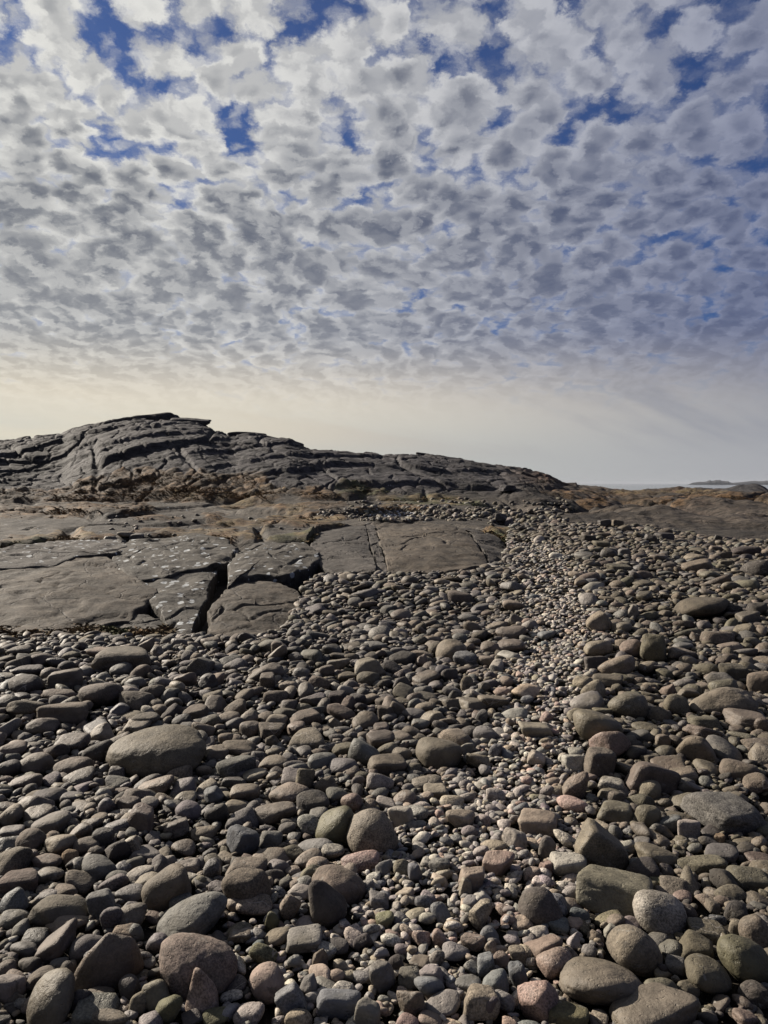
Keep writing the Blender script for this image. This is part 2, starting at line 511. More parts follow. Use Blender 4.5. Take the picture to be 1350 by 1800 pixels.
def stone_material():
    m, t = mat_new('weathered_stone')
    at = t.n('ShaderNodeAttribute', attribute_name='Col')
    c, rnd = at.outputs['Color'], at.outputs['Alpha']
    pos = t.n('ShaderNodeNewGeometry').outputs['Position']
    sh = t.n('ShaderNodeCombineXYZ', {0: t.m('MULTIPLY', rnd, 37.0), 1: t.m('MULTIPLY', rnd, 91.0), 2: t.m('MULTIPLY', rnd, 53.0)}).outputs[0]
    pos = t.v('ADD', pos, sh)                       # every stone has its own pattern
    r2 = t.m('FRACT', t.m('MULTIPLY', rnd, 17.31))
    r3 = t.m('FRACT', t.m('MULTIPLY', rnd, 71.77))
    mot = t.noise(pos, 14.0, 5.0, 0.62)
    spk = t.noise(pos, 150.0, 2.0, 0.7)
    big = t.noise(pos, 5.0, 3.0, 0.5)
    sp = t.ss(r2, 0.2, 1.0, 0.06, 0.50)             # fine grained to coarse granite
    k = t.m('ADD', t.ss(mot, 0.28, 0.72, 0.68, 1.30), t.m('MULTIPLY', t.ss(spk, 0.32, 0.68, -1.0, 1.0), sp))
    kc = t.n('ShaderNodeCombineXYZ', {0: k, 1: k, 2: k}).outputs[0]
    c1 = t.mix(1.0, c, kc, 'MULTIPLY')
    c1 = t.mix(t.ss(big, 0.50, 0.72, 0.0, 0.5), c1, C(0.060, 0.051, 0.034))           # olive algae film
    lich = t.m('MULTIPLY', t.ss(t.noise(pos, 42.0, 4.0, 0.6), 0.60, 0.68), t.ss(t.noise(pos, 3.1, 2.0, 0.5), 0.48, 0.62))
    c1 = t.mix(t.m('MULTIPLY', lich, 0.6), c1, C(0.15, 0.145, 0.13))
    dk = t.m('MULTIPLY', t.ss(t.noise(pos, 24.0, 5.0, 0.65), 0.56, 0.66), t.ss(r3, 0.3, 0.9, 0.0, 0.6))
    c1 = t.mix(dk, c1, C(0.022, 0.020, 0.018))      # dark mineral blotches
    # foliation on some stones, quartz veins on a few
    rv = t.n('ShaderNodeVectorRotate', {'Vector': pos, 'Angle': t.m('MULTIPLY', r2, 6.28), 'Axis': (0.4, 0.6, 0.7)}, rotation_type='AXIS_ANGLE').outputs[0]
    wv = t.n('ShaderNodeTexWave', {'Vector': rv, 'Scale': 16.0, 'Distortion': 11.0, 'Detail': 6.0, 'Detail Scale': 2.2, 'Detail Roughness': 0.7}, wave_type='BANDS', bands_direction='X')
    fol = t.ss(r3, 0.86, 0.90)
    c1 = t.mix(t.m('MULTIPLY', t.m('MULTIPLY', wv.outputs['Fac'], fol), 0.40), c1, t.mix(1.0, c1, C(0.45, 0.45, 0.47), 'MULTIPLY'))
    vn_ = t.noise(rv, 6.0, 2.0, 0.5)
    vein = t.ss(t.m('ABSOLUTE', t.m('SUBTRACT', vn_, 0.5)), 0.007, 0.002)
    c1 = t.mix(t.m('MULTIPLY', vein, t.ss(r2, 0.90, 0.93, 0.0, 0.5)), c1, C(0.24, 0.22, 0.20))
    h = t.m('ADD', t.m('MULTIPLY', t.noise(pos, 30.0, 7.0, 0.64), 1.0), t.m('MULTIPLY', spk, 0.12))
    h = t.m('ADD', h, t.m('MULTIPLY', t.m('MULTIPLY', wv.outputs['Fac'], fol), 0.07))
    h = t.m('SUBTRACT', h, t.m('MULTIPLY', t.ss(t.noise(pos, 55.0, 2.0, 0.5), 0.62, 0.72), 0.35))      # pits
    bp = t.n('ShaderNodeBump', {'Strength': 0.6, 'Distance': 0.015, 'Height': h})
    finish(t, c1, t.ss(r3, 0.0, 1.0, 0.62, 0.9), bp.outputs[0], 0.3)
    return m


def rock_material(name='bedrock', stretch=(0.8, 2.0, 2.0), lo=0.35, hi=1.80, relief=0.10):
    m, t = mat_new(name)
    pos = t.n('ShaderNodeNewGeometry').outputs['Position']
    c = t.n('ShaderNodeAttribute', attribute_name='Col').outputs['Color']
    la = t.n('ShaderNodeAttribute', attribute_name='lichen').outputs['Fac']
    sx = t.n('ShaderNodeMapping', {'Vector': pos, 'Rotation': (0.0, 0.0, 0.45), 'Scale': stretch}).outputs[0]
    grain = t.noise(sx, 3.0, 8.0, 0.62)
    fine = t.noise(pos, 26.0, 5.0, 0.65)
    big = t.noise(pos, 0.55, 4.0, 0.55)
    k = t.m('ADD', t.ss(grain, 0.30, 0.72, lo, hi), t.ss(fine, 0.3, 0.7, -0.34, 0.34))
    k = t.m('MULTIPLY', k, t.ss(big, 0.3, 0.7, 0.78, 1.2))
    kc = t.n('ShaderNodeCombineXYZ', {0: k, 1: k, 2: k}).outputs[0]
    c1 = t.mix(1.0, c, kc, 'MULTIPLY')
    # crustose lichen: pale round colonies
    vo = t.n('ShaderNodeTexVoronoi', {'Vector': t.v('ADD', pos, t.v('SCALE', t.n('ShaderNodeTexNoise', {'Vector': pos, 'Scale': 9.0}).outputs['Color'], 0.10)),
                                      'Scale': 9.0}, feature='F1')
    cell = t.n('ShaderNodeSeparateColor', {0: vo.outputs['Color']}).outputs[0]
    rad = t.ss(cell, 0.45, 1.0, 0.0, 0.46)
    spot = t.ss(t.m('SUBTRACT', vo.outputs['Distance'], rad), 0.02, -0.05)
    spot = t.m('MULTIPLY', spot, t.ss(t.m('ADD', t.noise(pos, 1.1, 3.0, 0.6), t.m('SUBTRACT', la, 1.0)), 0.38, 0.54))
    c1 = t.mix(t.m('MULTIPLY', spot, 0.85), c1, C(0.27, 0.285, 0.295))
    crk = t.n('ShaderNodeTexVoronoi', {'Vector': t.v('ADD', sx, t.v('SCALE', t.n('ShaderNodeTexNoise', {'Vector': sx, 'Scale': 1.3, 'Detail': 4.0}).outputs['Color'], 0.9)),
                                       'Scale': 0.8}, feature='DISTANCE_TO_EDGE')
    cr = t.ss(crk.outputs['Distance'], 0.0, 0.022)
    c1 = t.mix(t.m('MULTIPLY', t.m('SUBTRACT', 1.0, cr), 0.6), c1, C(0.016, 0.014, 0.013))
    h = t.m('ADD', t.m('ADD', t.m('MULTIPLY', grain, 1.3), t.m('MULTIPLY', fine, 0.28)), t.m('MULTIPLY', cr, 0.30))
    bp = t.n('ShaderNodeBump', {'Strength': 0.75, 'Distance': relief, 'Height': h})
    finish(t, c1, 0.85, bp.outputs[0], 0.2)
    return m


def soil_material():
    m, t = mat_new('dark_gravel_soil')
    pos = t.n('ShaderNodeNewGeometry').outputs['Position']
    n = t.noise(pos, 40.0, 5.0, 0.65)
    vo = t.n('ShaderNodeTexVoronoi', {'Vector': pos, 'Scale': 45.0}, feature='F1')
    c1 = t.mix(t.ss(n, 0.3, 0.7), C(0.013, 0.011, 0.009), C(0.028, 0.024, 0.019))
    bp = t.n('ShaderNodeBump', {'Strength': 1.0, 'Distance': 0.02, 'Height': t.m('SUBTRACT', n, vo.outputs['Distance'])})
    finish(t, c1, 0.95, bp.outputs[0], 0.1)
    return m


def grass_material():
    m, t = mat_new('dry_grass_blades')
    c = t.n('ShaderNodeAttribute', attribute_name='Col').outputs['Color']
    pos = t.n('ShaderNodeNewGeometry').outputs['Position']
    k = t.ss(t.noise(pos, 3.0, 3.0, 0.6), 0.3, 0.7, 0.6, 1.3)
    c1 = t.mix(1.0, c, t.n('ShaderNodeCombineXYZ', {0: k, 1: k, 2: k}).outputs[0], 'MULTIPLY')
    finish(t, c1, 0.9, None, 0.1)
    return m


def sea_material():
    m, t = mat_new('sea_water')
    pos = t.n('ShaderNodeNewGeometry').outputs['Position']
    mp = t.n('ShaderNodeMapping', {'Vector': pos, 'Scale': (0.05, 0.12, 0.1)}).outputs[0]
    n = t.noise(mp, 1.0, 6.0, 0.6)
    bp = t.n('ShaderNodeBump', {'Strength': 0.05, 'Distance': 1.0, 'Height': n})
    finish(t, C(0.03, 0.04, 0.05), 0.10, bp.outputs[0], 0.5)
    return m


STONE = stone_material()
ROCK = rock_material()
SLAB = rock_material('slab_rock', (1.3, 1.5, 1.5), 0.58, 1.45, 0.035)
SOIL = soil_material()
GRASS = grass_material()
SEA = sea_material()

# ------------------------------------------------------------------ setting: beach bed, bedrock, sea, islands
ys = np.concatenate([np.linspace(-6, 1, 20, endpoint=False), np.linspace(1, 19, 150)])
xs = np.linspace(-14, 14, 180)
X, Y = np.meshgrid(xs, ys)
Z = beach(X, Y) - 0.03 + 0.012 * fbm(X * 6, Y * 6, 2, 60)
Z -= 0.7 * sst(Y - edge_d(X / np.maximum(Y, 1.0)), 0.25, 0.9)
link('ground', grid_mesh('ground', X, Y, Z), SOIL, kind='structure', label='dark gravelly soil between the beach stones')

uu = np.concatenate([np.linspace(-1.0, -0.56, 40, endpoint=False), np.linspace(-0.56, 0.56, 620), np.linspace(0.56, 1.0, 40)[1:]])
dd = np.concatenate([np.linspace(6.2, 12, 50, endpoint=False), np.linspace(12, 26, 105, endpoint=False), np.linspace(26, 46, 200, endpoint=False),
                     np.linspace(46, 66, 60, endpoint=False), np.linspace(66, 100, 12)])
U, D = np.meshgrid(uu, dd)
X, Y = U * D, D
Z, HM, RM, PM = terrain(X, Y)
n1 = fbm(X * 0.25, Y * 0.25, 4, 71) * 0.5 + 0.5
n2 = np.clip(fbm(X * 0.6 + 9, Y * 0.35, 3, 72) * 0.6 + 0.5, 0, 1)
hc = np.array([0.025, 0.023, 0.025])
pc = np.array([0.033, 0.028, 0.023])
rc = np.array([0.031, 0.025, 0.020])
red = np.array([0.049, 0.028, 0.019])
cc = pc * np.ones(X.shape + (1,))
cc = cc + (hc - cc) * HM[..., None]
rmix = np.clip(n2 * 1.8 - 0.5, 0, 1) * sst(D, 26, 40)
rr = rc + (red - rc) * rmix[..., None]
cc = cc + (rr - cc) * RM[..., None]
n3 = fbm(X * 0.9 + 4, Y * 0.6, 4, 73) * 0.5 + 0.5
cc = cc * (0.8 + 0.4 * n1[..., None]) * (1 + RM[..., None] * np.clip(n3[..., None] - 0.55, -0.45, 0.4))
cc = cc * (1 - 0.55 * (np.exp(-(((U + 0.47) / 0.085) ** 2)) * HM * sst(fbm(X * 0.35, Y * 0.3, 3, 75), -0.5, 0.3))[..., None])  # shade of the left hollow, put into the rock colour in patches
dome_m = np.exp(-np.abs((U - 0.487) / 0.05) ** 3) * sst(D, 36, 40)
cc = cc + (np.array([0.022, 0.021, 0.022]) - cc) * dome_m[..., None]
lich = 0.72 * HM + 0.85 * PM + 0.45 * RM * 0
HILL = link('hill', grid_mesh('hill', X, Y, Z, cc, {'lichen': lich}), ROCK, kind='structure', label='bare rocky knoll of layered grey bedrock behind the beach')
TX, TY, TZ, TC, TL = X, Y, Z, cc, lich


def terr_z(x, y):
    """height of the bedrock mesh at one point"""
    u = x / y
    i = int(np.clip(np.searchsorted(uu, u) - 1, 0, len(uu) - 2))
    j = int(np.clip(np.searchsorted(dd, y) - 1, 0, len(dd) - 2))
    a, b_ = (u - uu[i]) / (uu[i + 1] - uu[i]), (y - dd[j]) / (dd[j + 1] - dd[j])
    return (TZ[j, i] * (1 - a) + TZ[j, i + 1] * a) * (1 - b_) + (TZ[j + 1, i] * (1 - a) + TZ[j + 1, i + 1] * a) * b_


def rock_hit(px, py):
    """where the sight line of a photo pixel meets the bedrock mesh"""
    r = ray(px, py)
    i = int(np.clip(np.searchsorted(uu, r.x), 1, len(uu) - 1))
    f = CAM_Z + r.z * dd - TZ[:, i]
    ok = (f < 0) & (dd > 9)
    k = int(np.argmax(ok)) if ok.any() else len(dd) - 2
    t_ = f[k - 1] / (f[k - 1] - f[k]) if f[k - 1] > 0 > f[k] else 0.5
    d = dd[k - 1] + (dd[k] - dd[k - 1]) * t_
    return np.array([r.x * d, d])


SEA_Z = -2.6
me = bpy.data.meshes.new('sea')
r = 12000.0
me.from_pydata([(-r, 45, SEA_Z), (r, 45, SEA_Z), (r, r, SEA_Z), (-r, r, SEA_Z)], [], [(0, 1, 2, 3)])
link('sea', me, SEA, kind='structure', label='calm pale grey sea reaching the horizon')


# ------------------------------------------------------------------ far islands
def island(px0, px1, prof, dist, label):
    u0, u1 = (px0 - 675) / FPX, (px1 - 675) / FPX
    n, k = 90, 14
    us = np.linspace(u0, u1, n)
    tt = np.linspace(0, 1, n)
    hgt = np.interp(tt, [p[0] for p in prof], [p[1] for p in prof]) / FPX * dist
    hgt = hgt * (1 + 0.12 * vn2(tt * 23, tt * 0, 3)) + 0.25 * np.abs(vn2(tt * 60, tt * 0, 5)) * (hgt > 0.5)
    rows = []
    for j in range(k):
        a = math.pi * j / (k - 1)
        yy = dist - math.cos(a) * dist * 0.03
        zz = SEA_Z - 0.5 + (hgt + 0.5 + (CAM_Z - SEA_Z) * 0) * abs(math.sin(a)) ** 0.7
        zz = zz + 0.5 * vn2(us * dist * 0.03, np.full(n, j * 1.7), 8) * math.sin(a)
        rows.append(np.stack([us * yy, np.full(n, yy), zz], -1))
    V = np.array(rows)
    cc = np.ones(V.shape) * np.array([0.018, 0.019, 0.022])
    m_ = grid_mesh('island', V[..., 0], V[..., 1], V[..., 2], cc, {'lichen': np.zeros(V.shape[:2])})
    return link('island', m_, ROCK, kind='structure', label=label)


island(1208, 1290, [(0, 0), (.12, 4), (.3, 5), (.5, 7.6), (.68, 8), (.85, 6), (1, 3)], 2600, 'low dark skerry far out on the sea, the humped one')
island(1276, 1440, [(0, 2), (.15, 4.5), (.3, 6.4), (.42, 6.9), (.6, 5), (.8, 4), (1, 0)], 2750, 'low dark skerry at the right edge of the sea')


# ------------------------------------------------------------------ cracked bedrock slabs in front of the knoll
def catmull(P, m):
    P = np.asarray(P, float)
    n = len(P)
    seg = np.linalg.norm(np.roll(P, -1, 0) - P, axis=1)
    out = []
    for i in range(n):
        p0, p1, p2, p3 = P[i - 1], P[i], P[(i + 1) % n], P[(i + 2) % n]
        k = max(2, int(round(m * seg[i] / seg.sum())))
        for t in np.linspace(0, 1, k, endpoint=False):
            a = 0.5 * ((2 * p1) + (-p0 + p2) * t + (2 * p0 - 5 * p1 + 4 * p2 - p3) * t * t + (-p0 + 3 * p1 - 3 * p2 + p3) * t ** 3)
            b = p1 + (p2 - p1) * t
            out.append(0.45 * a + 0.55 * b)
    return np.array(out)


def slab(pix, colour, label, lichen=0.0, bulge=0.06, lift=0.0, tilt=(0, 0), edge=0.03, seed=0, depth=0.6, grow=0.095):
    P = np.array([hit(px, py, rock_base) for px, py in pix])
    B = catmull(P, 170)
    nb = len(B)
    arc = np.arange(nb) / nb
    c = B.mean(0)
    nrm = B - c
    ln = np.linalg.norm(nrm, axis=1, keepdims=True)
    B = B + nrm / ln * (grow + 0.030 * vn2(arc * 40, arc * 0, seed + 1) + 0.018 * vn2(arc * 95, arc * 0, seed + 2))[:, None]
    s = np.concatenate([np.linspace(0.0, 0.80, 34)[1:], 1 - 0.20 * (1 - np.linspace(0, 1, 16)[1:]) ** 1.6])
    rows = []
    size = math.sqrt(max(1e-3, np.ptp(B[:, 0]) * np.ptp(B[:, 1])))
    for sv in s:
        Q = c + sv * (B - c)
        dist = (1 - sv) * np.linalg.norm(B - c, axis=1)
        er = np.clip(dist / edge, 0, 1)
        z = rock_base(Q[:, 0], Q[:, 1]) + lift + bulge * 0.5 * (1 - sv ** 2)
        z = z + tilt[0] * (Q[:, 0] - c[0]) + tilt[1] * (Q[:, 1] - c[1])
        z = z - edge * 0.75 * (1 - np.sqrt(np.clip(1 - (1 - er) ** 2, 0, 1)))
        z = z + 0.026 * fbm(Q[:, 0] * 0.9, Q[:, 1] * 0.9, 3, seed + 5) + 0.016 * fbm(Q[:, 0] * 4 + Q[:, 1], Q[:, 1] * 5, 3, seed + 9)
        k1, k2, kv = vor(Q[:, 0] * 0.8 + Q[:, 1] * 0.35 + 0.4 * vn2(Q[:, 0], Q[:, 1], seed), Q[:, 1] * 0.75 - Q[:, 0] * 0.2 + seed, seed + 3)
        z = z + 0.035 * (kv - 0.5) * sst(k2 - k1, 0, 0.10) - 0.02 * (1 - sst(k2 - k1, 0, 0.04))
        g = vn2(Q[:, 0] * 0.5 + Q[:, 1] * 1.3, Q[:, 0] * 1.6 - Q[:, 1] * 0.4, seed + 11)       # shallow glacial scour lines
        z = z - 0.030 * (1 - sst(np.abs(g), 0.0, 0.09))
        rows.append(np.stack([Q[:, 0], Q[:, 1], z], -1))
    for q, dz in ((1.0, 0.10), (0.99, 0.25), (0.985, depth)):
        Q = c + q * (B - c)
        rows.append(np.stack([Q[:, 0], Q[:, 1], rows[len(s) - 1][:, 2] - dz + 0.02 * vn2(arc * 60, arc * 0 + dz * 9, seed)], -1))
    V = np.array(rows)
    nr = len(rows)
    idx = np.arange(nr * nb).reshape(nr, nb) + 1
    f = np.stack([idx[:-1], np.roll(idx[:-1], -1, 1), np.roll(idx[1:], -1, 1), idx[1:]], -1).reshape(-1, 4)
    cz_ = rock_base(c[0:1], c[1:2])[0] + lift + bulge + 0.040 * fbm(c[0:1] * .9, c[1:2] * .9, 3, seed + 5)[0]
    v = np.concatenate([[[c[0], c[1], cz_]], V.reshape(-1, 3)])
    fan = np.stack([np.zeros(nb, int), idx[0], np.roll(idx[0], -1), np.roll(idx[0], -1)], -1)
    base = Vector((c[0], c[1], float(rock_base(c[0:1], c[1:2])[0]) - depth))
    # fan as quads would be degenerate: use the centre vertex with pairs of rim vertices
    half = [(0, idx[0][i], idx[0][(i + 1) % nb], idx[0][(i + 2) % nb]) for i in range(0, nb - 1, 2)]
    f = f[:, ::-1] if orient(B) else f
    half = np.array(half)
    half = half if orient(B) else half[:, ::-1]
    f = np.concatenate([half, f])
    v = v - np.array(base)
    me = bpy.data.meshes.new('rock_slab')
    fill_mesh(me, v, f)
    shade = 0.85 + 0.3 * (fbm(v[:, 0] * 0.8 + seed, v[:, 1] * 0.8, 3, seed) * 0.5 + 0.5)
    set_col(me, np.array(colour) * shade[:, None])
    at = me.attributes.new('lichen', 'FLOAT', 'POINT')
    at.data.foreach_set('value', np.full(len(v), lichen, np.float32))
    o = link('rock_slab', me, SLAB, label=label, category='rock slab', kind='thing', group='cracked bedrock slabs at the back of the beach')
    o.location = base
    return o


def orient(B):
    x, y = B[:, 0], B[:, 1]
    return (x * np.roll(y, -1) - y * np.roll(x, -1)).sum() < 0


BR = (0.041, 0.033, 0.025)
GB = (0.035, 0.031, 0.026)
PU = (0.032, 0.028, 0.025)
slab([(-260, 1012), (-60, 1010), (85, 1000), (130, 986), (183, 981), (199, 994), (214, 1011), (230, 1019), (262, 1036), (264, 1050), (233, 1070),
      (222, 1083), (180, 1097), (150, 1111), (60, 1116), (-60, 1116), (-260, 1116)], BR,
     'large smooth brown slab at the left edge above the cobbles', 0.62, 0.10, 0.02, seed=1)
slab([(-260, 972), (-60, 972), (30, 967), (110, 953), (165, 948), (204, 953), (213, 965), (196, 977), (180, 977), (122, 982), (80, 997), (0, 1006), (-60, 1007), (-260, 1008)],
     PU, 'speckled grey strip of slab behind the large smooth left slab', 1.12, 0.10, 0.03, seed=2)
slab([(217, 963), (250, 951), (300, 946), (360, 948), (395, 953), (406, 964), (402, 977), (394, 990), (366, 997), (330, 1004), (300, 1011), (255, 1016), (224, 1008),
      (208, 986)], GB, 'lichen spotted slab left of the dark fissure, behind the broken one', 1.16, 0.08, 0.03, seed=3)
slab([(252, 1022), (300, 1014), (332, 1007), (362, 1002), (380, 998), (371, 1016), (359, 1036), (348, 1064), (337, 1100), (334, 1118), (314, 1121), (296, 1098), (288, 1068),
      (268, 1046)], GB, 'broken brown slab along the left side of the dark fissure', 1.08, 0.05, 0.0, edge=0.035, seed=4)
slab([(206, 1086), (232, 1076), (262, 1079), (288, 1092), (296, 1112), (260, 1116), (200, 1114)], GB,
     'small low slab block between the smooth slab and the fissure slab', 0.3, 0.03, -0.06, edge=0.035, seed=5)
slab([(428, 980), (444, 968), (470, 961), (512, 964), (545, 975), (553, 990), (532, 1009), (500, 1018), (450, 1021), (424, 1027), (405, 1041), (411, 1005)], GB,
     'pale lichen crusted slab right of the dark fissure', 1.2, 0.10, 0.10, edge=0.035, seed=6)
slab([(405, 1043), (428, 1030), (455, 1028), (490, 1033), (514, 1045), (526, 1070), (516, 1096), (500, 1113), (470, 1122), (420, 1130), (375, 1128), (375, 1104), (389, 1066)],
     BR, 'smooth tan wedge shaped slab in front of the lichen crusted one', 0.35, 0.12, 0.04, edge=0.035, seed=7)
slab([(549, 978), (553, 946), (578, 931), (640, 925), (646, 950), (650, 966), (657, 988), (659, 1010), (600, 1010), (565, 1000)], PU,
     'flat purplish slab left of the twin cracks', 0.25, 0.05, 0.03, edge=0.035, seed=8, grow=0.028)
slab([(644, 925), (658, 925), (664, 950), (672, 975), (682, 1010), (663, 1010), (660, 988), (653, 962), (649, 945)], PU,
     'narrow strip of slab between the twin cracks', 0.1, 0.0, 0.02, edge=0.03, seed=9, grow=0.028)
slab([(662, 925), (720, 921), (790, 926), (822, 938), (836, 958), (852, 985), (858, 1002), (800, 1008), (740, 1011), (686, 1011), (676, 975), (667, 948)], BR,
     'broad flat smooth brown slab right of the twin cracks', 0.15, 0.14, 0.03, edge=0.035, seed=10, grow=0.028)
slab([(797, 926), (850, 934), (880, 950), (898, 980), (890, 992), (864, 1002), (857, 985), (840, 955), (826, 936)], PU,
     'thin reddish edge slab at the end of the cobble path', 0.2, 0.03, 0.02, edge=0.035, seed=11, grow=0.028)


# ------------------------------------------------------------------ stone shapes
def icosphere(sub):
    t = (1 + 5 ** 0.5) / 2
    v = [(-1, t, 0), (1, t, 0), (-1, -t, 0), (1, -t, 0), (0, -1, t), (0, 1, t), (0, -1, -t), (0, 1, -t), (t, 0, -1), (t, 0, 1), (-t, 0, -1), (-t, 0, 1)]
    v = [np.array(p) / np.linalg.norm(p) for p in v]
    f = [(0, 11, 5), (0, 5, 1), (0, 1, 7), (0, 7, 10), (0, 10, 11), (1, 5, 9), (5, 11, 4), (11, 10, 2), (10, 7, 6), (7, 1, 8), (3, 9, 4), (3, 4, 2), (3, 2, 6),
         (3, 6, 8), (3, 8, 9), (4, 9, 5), (2, 4, 11), (6, 2, 10), (8, 6, 7), (9, 8, 1)]
    for _ in range(sub):
        cache, nf = {}, []

        def mid(a, b):
            k = (min(a, b), max(a, b))
            if k not in cache:
                p = v[a] + v[b]
                v.append(p / np.linalg.norm(p))
                cache[k] = len(v) - 1
            return cache[k]
        for a, b, c in f:
            x, y, z = mid(a, b), mid(b, c), mid(c, a)
            nf += [(a, x, z), (b, y, x), (c, z, y), (x, y, z)]
        f = nf
    return np.array(v), np.array(f)


ICO = {s: icosphere(s) for s in (1, 2, 3, 4)}


class Shape:
    """a rounded convex lump cut by planes, evaluated on any direction set; fills the box -1..1"""
    def __init__(self, kind, g):
        n = g.normal(size=(13, 3))
        n /= np.linalg.norm(n, axis=1, keepdims=True)
        self.p = {'e': 3.2, 'r': 4.6, 'f': 7, 'l': 6, 'a': 13, 'w': 9, 'u': 9, 'k': 9}[kind] * g.uniform(0.8, 1.25)
        dist = g.uniform(0.72, 1.05, 13) if kind in 'rfl' else g.uniform(0.58, 1.0, 13)
        if kind == 'e':
            dist = g.uniform(0.88, 1.12, 13)
        ax = np.concatenate([np.eye(3), -np.eye(3)])
        if kind in 'kf':
            ax = ax + g.normal(size=(6, 3)) * 0.16
            ax /= np.linalg.norm(ax, axis=1, keepdims=True)
            self.n = np.concatenate([ax, n[:5]])
            self.d = np.concatenate([g.uniform(0.74, 0.85, 6), dist[:5] + 0.24])
        else:
            self.n = np.concatenate([ax, n])
            self.d = np.concatenate([np.full(6, 1.0), dist])
        self.kind = kind
        self.seed = int(g.integers(1, 9000))
        self.dx, self.dy = g.choice([-1, 1]), g.uniform(-0.2, 0.2)
        self.off = g.uniform(0, 90, 3)

    def verts(self, sub):
        v, f = ICO[sub]
        q = np.clip(v @ self.n.T, 0, None) / self.d
        r = (q ** self.p).sum(1) ** (-1 / self.p)
        w = v * r[:, None]
        if self.kind == 'u':
            k = 1 - 0.50 * np.clip((w[:, 2] + 0.6) / 1.6, 0, 1)
            w[:, 0] = w[:, 0] * k + 0.18 * self.dx * np.clip(w[:, 2], 0, 1)
            w[:, 1] *= k
        if self.kind == 'w':
            k = 1 - 0.55 * np.clip((w[:, 0] * self.dx + 1) / 2, 0, 1)
            w[:, 2] = (w[:, 2] + 0.8) * k - 0.8
        amp = 0.055
        o = self.off
        w = w * (1 + amp * vn(v[:, 0] * 1.6 + o[0], v[:, 1] * 1.6 + o[1], v[:, 2] * 1.6 + o[2], self.seed))[:, None]
        if sub >= 3:
            w = w * (1 + 0.020 * vn(v[:, 0] * 5 + o[0], v[:, 1] * 5 + o[1], v[:, 2] * 5 + o[2], self.seed))[:, None]
        if sub >= 3:
            rg = np.abs(vn(v[:, 0] * 2.6 + o[1], v[:, 1] * 2.6 + o[2], v[:, 2] * 3.4 + o[0], self.seed + 3))
            w = w * (1 - 0.030 * (1 - sst(rg, 0, 0.10)) * (self.seed % 3 == 0))[:, None]
            w = w * (1 + 0.008 * vn(v[:, 0] * 13 + o[0], v[:, 1] * 13 + o[1], v[:, 2] * 13 + o[2], self.seed))[:, None]
        lo, hi = w.min(0), w.max(0)
        return (w - (lo + hi) / 2) / ((hi - lo) / 2), f


PAL = {'b': (0.072, 0.058, 0.045), 'o': (0.069, 0.059, 0.041), 't': (0.104, 0.085, 0.064), 'g': (0.075, 0.069, 0.062), 'p': (0.133, 0.120, 0.103),
       'd': (0.034, 0.029, 0.026), 'k': (0.109, 0.080, 0.066), 's': (0.052, 0.053, 0.054), 'u': (0.075, 0.067, 0.064), 'm': (0.058, 0.054, 0.030),
       'x': (0.114, 0.074, 0.044)}
WORD = {'b': 'brown', 'o': 'olive brown', 't': 'tan', 'g': 'grey', 'p': 'pale', 'd': 'dark', 'k': 'pink', 's': 'slate blue', 'u': 'purplish grey',
        'm': 'mossy green', 'x': 'orange brown'}
FORM = {'e': 'smooth', 'r': 'rounded', 'f': 'flat', 'l': 'long', 'a': 'angular', 'w': 'wedge shaped', 'u': 'upright', 'k': 'blocky'}

